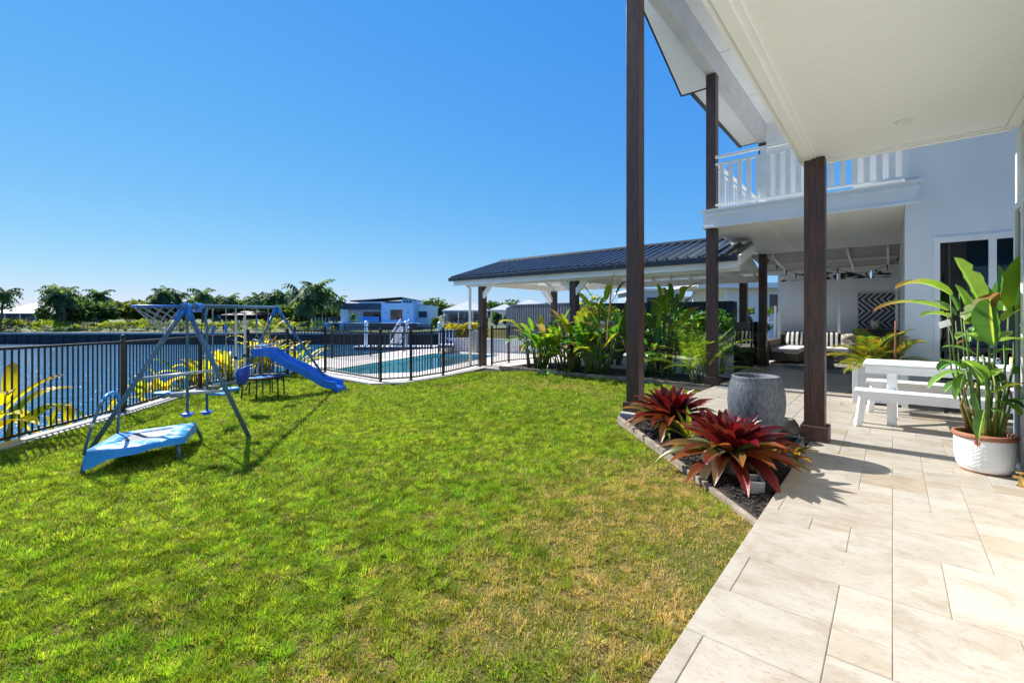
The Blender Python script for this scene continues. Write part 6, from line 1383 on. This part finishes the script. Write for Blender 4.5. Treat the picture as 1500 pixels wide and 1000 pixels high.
# --- far vegetation, each plant a thing
def palm_tree(px, d, ytop, ybase, label, seed, R_=2.2, trunks=1, nf=20, group='palms on the far bank'):
    r = random.Random(seed); base = at(px, ybase, d); T_ = thing('palm_tree', label, 'palm tree', base, group=group); tr, cr_ = MB(), MB(); zt = CAMH-(ytop-HOR)*d/FPX; R_ *= 1.30
    for q in range(trunks):
        bx = base+RV*r.uniform(-.9, .9)*(q > 0); tp_ = bx+RV*r.uniform(-.5, .5)+Vector((0, 0, zt-base.z-R_*.42-r.uniform(0, 1.2)*(q > 0)))
        tr.tube([bx-Vector((0, 0, .3)), bx.lerp(tp_, .5)+RV*.08, tp_], [.19, .14, .12], 7)
        for k in range(nf):
            a = k*2.4+r.uniform(-.3, .3); el = r.uniform(-.55, 1.25); dv = Vector((math.cos(a)*math.cos(el), math.sin(a)*math.cos(el), math.sin(el))); L_ = R_*r.uniform(.75, 1.1); p = tp_.copy(); d_ = dv.copy(); n_ = 7
            c0_ = jit(r.choice(((.05, .11, .05), (.075, .15, .055), (.11, .19, .075), (.18, .25, .13))), r, .25)
            for i in range(n_):
                q2 = p+d_*(L_/n_); s_ = d_.cross(Vector((0, 0, 1))); s_ = s_.normalized() if s_.length > .05 else Vector((1, 0, 0)); w_ = R_*.27*math.sin(math.pi*(.18+.8*i/n_))
                for sg in (-1, 1):
                    e = p.lerp(q2, .9)+s_*sg*w_*r.uniform(.7, 1.2)+Vector((0, 0, -w_*r.uniform(.35, 1.0))); cr_.add([p, q2, e], [(0, 1, 2)], [c0_]*3)
                p = q2; d_ = (d_+Vector((0, 0, -1))*.30).normalized()
    tr.build('trunk', 'bark', T_, smooth=True); cr_.build('crown', 'leaf_far', T_)
pl_ = [(0, 68, 420, 478, 2.3, 1), (82, 72, 419, 477, 2.2, 2), (95, 70, 420, 477, 2.5, 1), (146, 80, 424, 476, 2.4, 1), (118, 84, 430, 476, 2.0, 1), (232, 84, 421, 476, 2.3, 2), (246, 88, 420, 476, 2.2, 1), (258, 90, 426, 476, 2.0, 1), (296, 84, 423, 476, 2.4, 1), (333, 92, 431, 476, 2.2, 1), (372, 94, 431, 475, 2.1, 1), (383, 90, 428, 475, 2.2, 1), (402, 88, 429, 476, 2.4, 2), (421, 86, 425, 477, 2.4, 1), (437, 78, 416, 478, 2.5, 1), (459, 70, 413, 480, 2.9, 2), (470, 74, 420, 479, 2.3, 1), (492, 80, 433, 476, 2.0, 1), (312, 95, 433, 475, 1.9, 1)]
place = ['at the far left edge of the far bank', 'double trunked, right of the low grey roof', 'just right of the double trunked one', 'standing alone with a wide crown left of the hoop', 'short one behind the bushes', 'pair behind the basketball hoop', 'right above the hoop end of the swing set', 'low one right of the hoop', 'behind the near top corner of the swing set', 'low one behind the swing beam', 'short one left of the far swing frame', 'above the shelter roof', 'pair beside the far swing frame', 'leaning one right of the far swing frame', 'tall slender one left of the biggest crown', 'with the biggest crown left of the modern house', 'close behind the biggest crown', 'small one next to the modern house deck', 'small one over the play panel']
for k, (px, d, yt, yb, R_, tk) in enumerate(pl_): palm_tree(px, d, yt, yb, 'palm '+place[k] if not place[k].startswith(('pair', 'low', 'short', 'small', 'double', 'tall', 'leaning')) else place[k].replace(' one', ' palm', 1) if ' one' in place[k].split(' right')[0].split(' behind')[0]+' ' and not place[k].startswith(('pair', 'double')) else 'palm '+place[k], 500+k, R_, tk, 30)
def far_tree(px, d, ytop, ybase, wpx, label, seed, cols, num=520, name='tree', cat='tree', group=None, trunk=1.2, size=None):
    s_ = d/FPX; base = at(px, ybase, d); H_ = (ybase-ytop)*s_; rx = wpx*s_/2; base.z += H_*(.10 if trunk else 0)
    bush(name, label, base, rx*.95, H_*(.74 if trunk else .85), num, size or max(.16, .10*rx+.12), cols, seed, cat, group, 'leaf_far', trunk*H_/6 if trunk else None)
DK = ((.04, .085, .04), (.07, .13, .045), (.10, .17, .05), (.16, .22, .07)); OL = ((.09, .13, .03), (.15, .19, .045), (.22, .25, .06)); YG = ((.40, .46, .04), (.55, .56, .05), (.24, .32, .04)); GY = ((.16, .18, .14), (.24, .25, .20), (.10, .13, .08))
trees = [(66, 76, 450, 478, 20, DK), (88, 70, 430, 478, 26, DK), (128, 75, 443, 478, 46, DK), (108, 72, 452, 478, 40, OL), (150, 76, 448, 478, 36, DK), (190, 84, 446, 477, 48, OL), (212, 82, 449, 477, 40, OL), (238, 88, 440, 477, 40, DK), (268, 92, 444, 477, 44, DK), (300, 95, 441, 476, 44, DK), (330, 98, 443, 476, 46, DK), (352, 100, 440, 476, 44, DK), (398, 96, 442, 477, 46, DK), (424, 80, 452, 479, 40, ((.06, .12, .03), (.10, .18, .04), (.15, .22, .05))), (446, 82, 446, 479, 46, DK), (478, 84, 448, 478, 34, DK), (636, 130, 438, 470, 44, DK), (615, 140, 441, 470, 20, DK), (658, 135, 446, 470, 30, OL), (722, 130, 441, 470, 40, DK), (748, 135, 440, 468, 38, DK), (706, 128, 446, 470, 26, DK), (636, 52, 464, 482, 16, ((.12, .20, .03), (.20, .28, .04), (.08, .14, .03))), (727, 47, 458, 478, 13, DK), (742, 46, 463, 478, 10, DK), (800, 95, 443, 462, 24, DK)]
tl_ = ['dark bushy tree beside the low grey roof', 'dense dark tree filling the gap under the double palm', 'broad dark tree left of the hoop net', 'olive bush below the palms on the far bank', 'dark round tree near the lone palm', 'olive green spreading tree left of the hoop', 'olive tree behind the net', 'dark tree behind the hoop bracket', 'dark tree between the glider bars', 'dark tree behind the rope swing', 'dark tree above the play panel', 'dark tree behind the shelter', 'dark tree behind the far swing frame', 'bright green bush right of the shelter', 'dark mass of foliage under the tall palms', 'dark tree beside the modern house deck', 'rounded gum tree on the skyline right of the modern house', 'small gum tree on the skyline behind the white box house', 'olive tree on the skyline left of the pyramid roof', 'gum tree on the skyline behind the pavilion corner post', 'gum tree on the skyline between the two pale roofs', 'low gum tree behind the pavilion downpipe', 'yellow green shrub beside the white box house', 'dark conical tree in front of the pale houses', 'small clipped tree in the neighbour garden', 'distant tree over the slate fence']
for k, (px, d, yt, yb, w_, c_) in enumerate(trees): far_tree(px, d, yt-(6 if px < 500 and yb > 475 else 0), yb, w_*(1.25 if px < 500 else 1), tl_[k], 600+k, c_, 1300 if w_ > 30 else 500)
r = random.Random(9)
for k in range(60):
    px = k*8.2+r.uniform(-5, 5); d = r.uniform(66, 76); kind = r.choice((0, 0, 1, 2, 2))
    c_, lab = ((YG, 'yellow green garden shrub above the far sea wall'), (GY, 'silvery grey shrub above the far sea wall'), (OL, 'low olive shrub above the far sea wall'))[kind]
    far_tree(px, d, r.uniform(466.5, 473), 480, r.uniform(15, 30), lab, 700+k, c_, 170, 'shrub', 'shrub', ('yellow green', 'silvery grey', 'olive')[kind]+' shrubs along the far sea wall', 0, .17)
for k in range(44):
    far_tree(k*11.3+r.uniform(-4, 4), r.uniform(63.2, 65.5), r.uniform(474, 479), 485.5, r.uniform(10, 20), 'small tufty plant right on the edge of the far sea wall', 800+k, r.choice((OL, GY, YG, DK)), 90, 'edge_plant', 'plant', 'tufty plants on the far sea wall edge', 0, .14)
# continuous wood on the skyline
sk = MB(); r = random.Random(31)
for k in range(9000):
    px = r.uniform(-60, 520) if r.random() < .72 else r.uniform(600, 1000); d = r.uniform(150, 190); h_ = 3.4+1.3*math.sin(px*.031)+.9*math.sin(px*.11+1)+.5*math.sin(px*.37)
    p = ld((px-750)/FPX*d, d, .3+h_*r.random()**.7); a = Vector((r.gauss(0, 1), r.gauss(0, 1), r.gauss(0, .7))).normalized(); b = a.cross(Vector((r.gauss(0, 1), r.gauss(0, 1), r.gauss(0, 1)))).normalized(); z_ = r.uniform(.35, .8); c = jit(r.choice(DK), r, .3)
    sk.add([p-a*z_, p-b*z_*.6, p+a*z_, p+b*z_*.6], [(0, 1, 2, 3)], [c]*4)
o = sk.build('distant_wood', 'leaf_far'); tag(o, 'continuous belt of dark trees along the horizon', 'wood', kind='stuff')
print('objects', len(bpy.data.objects))
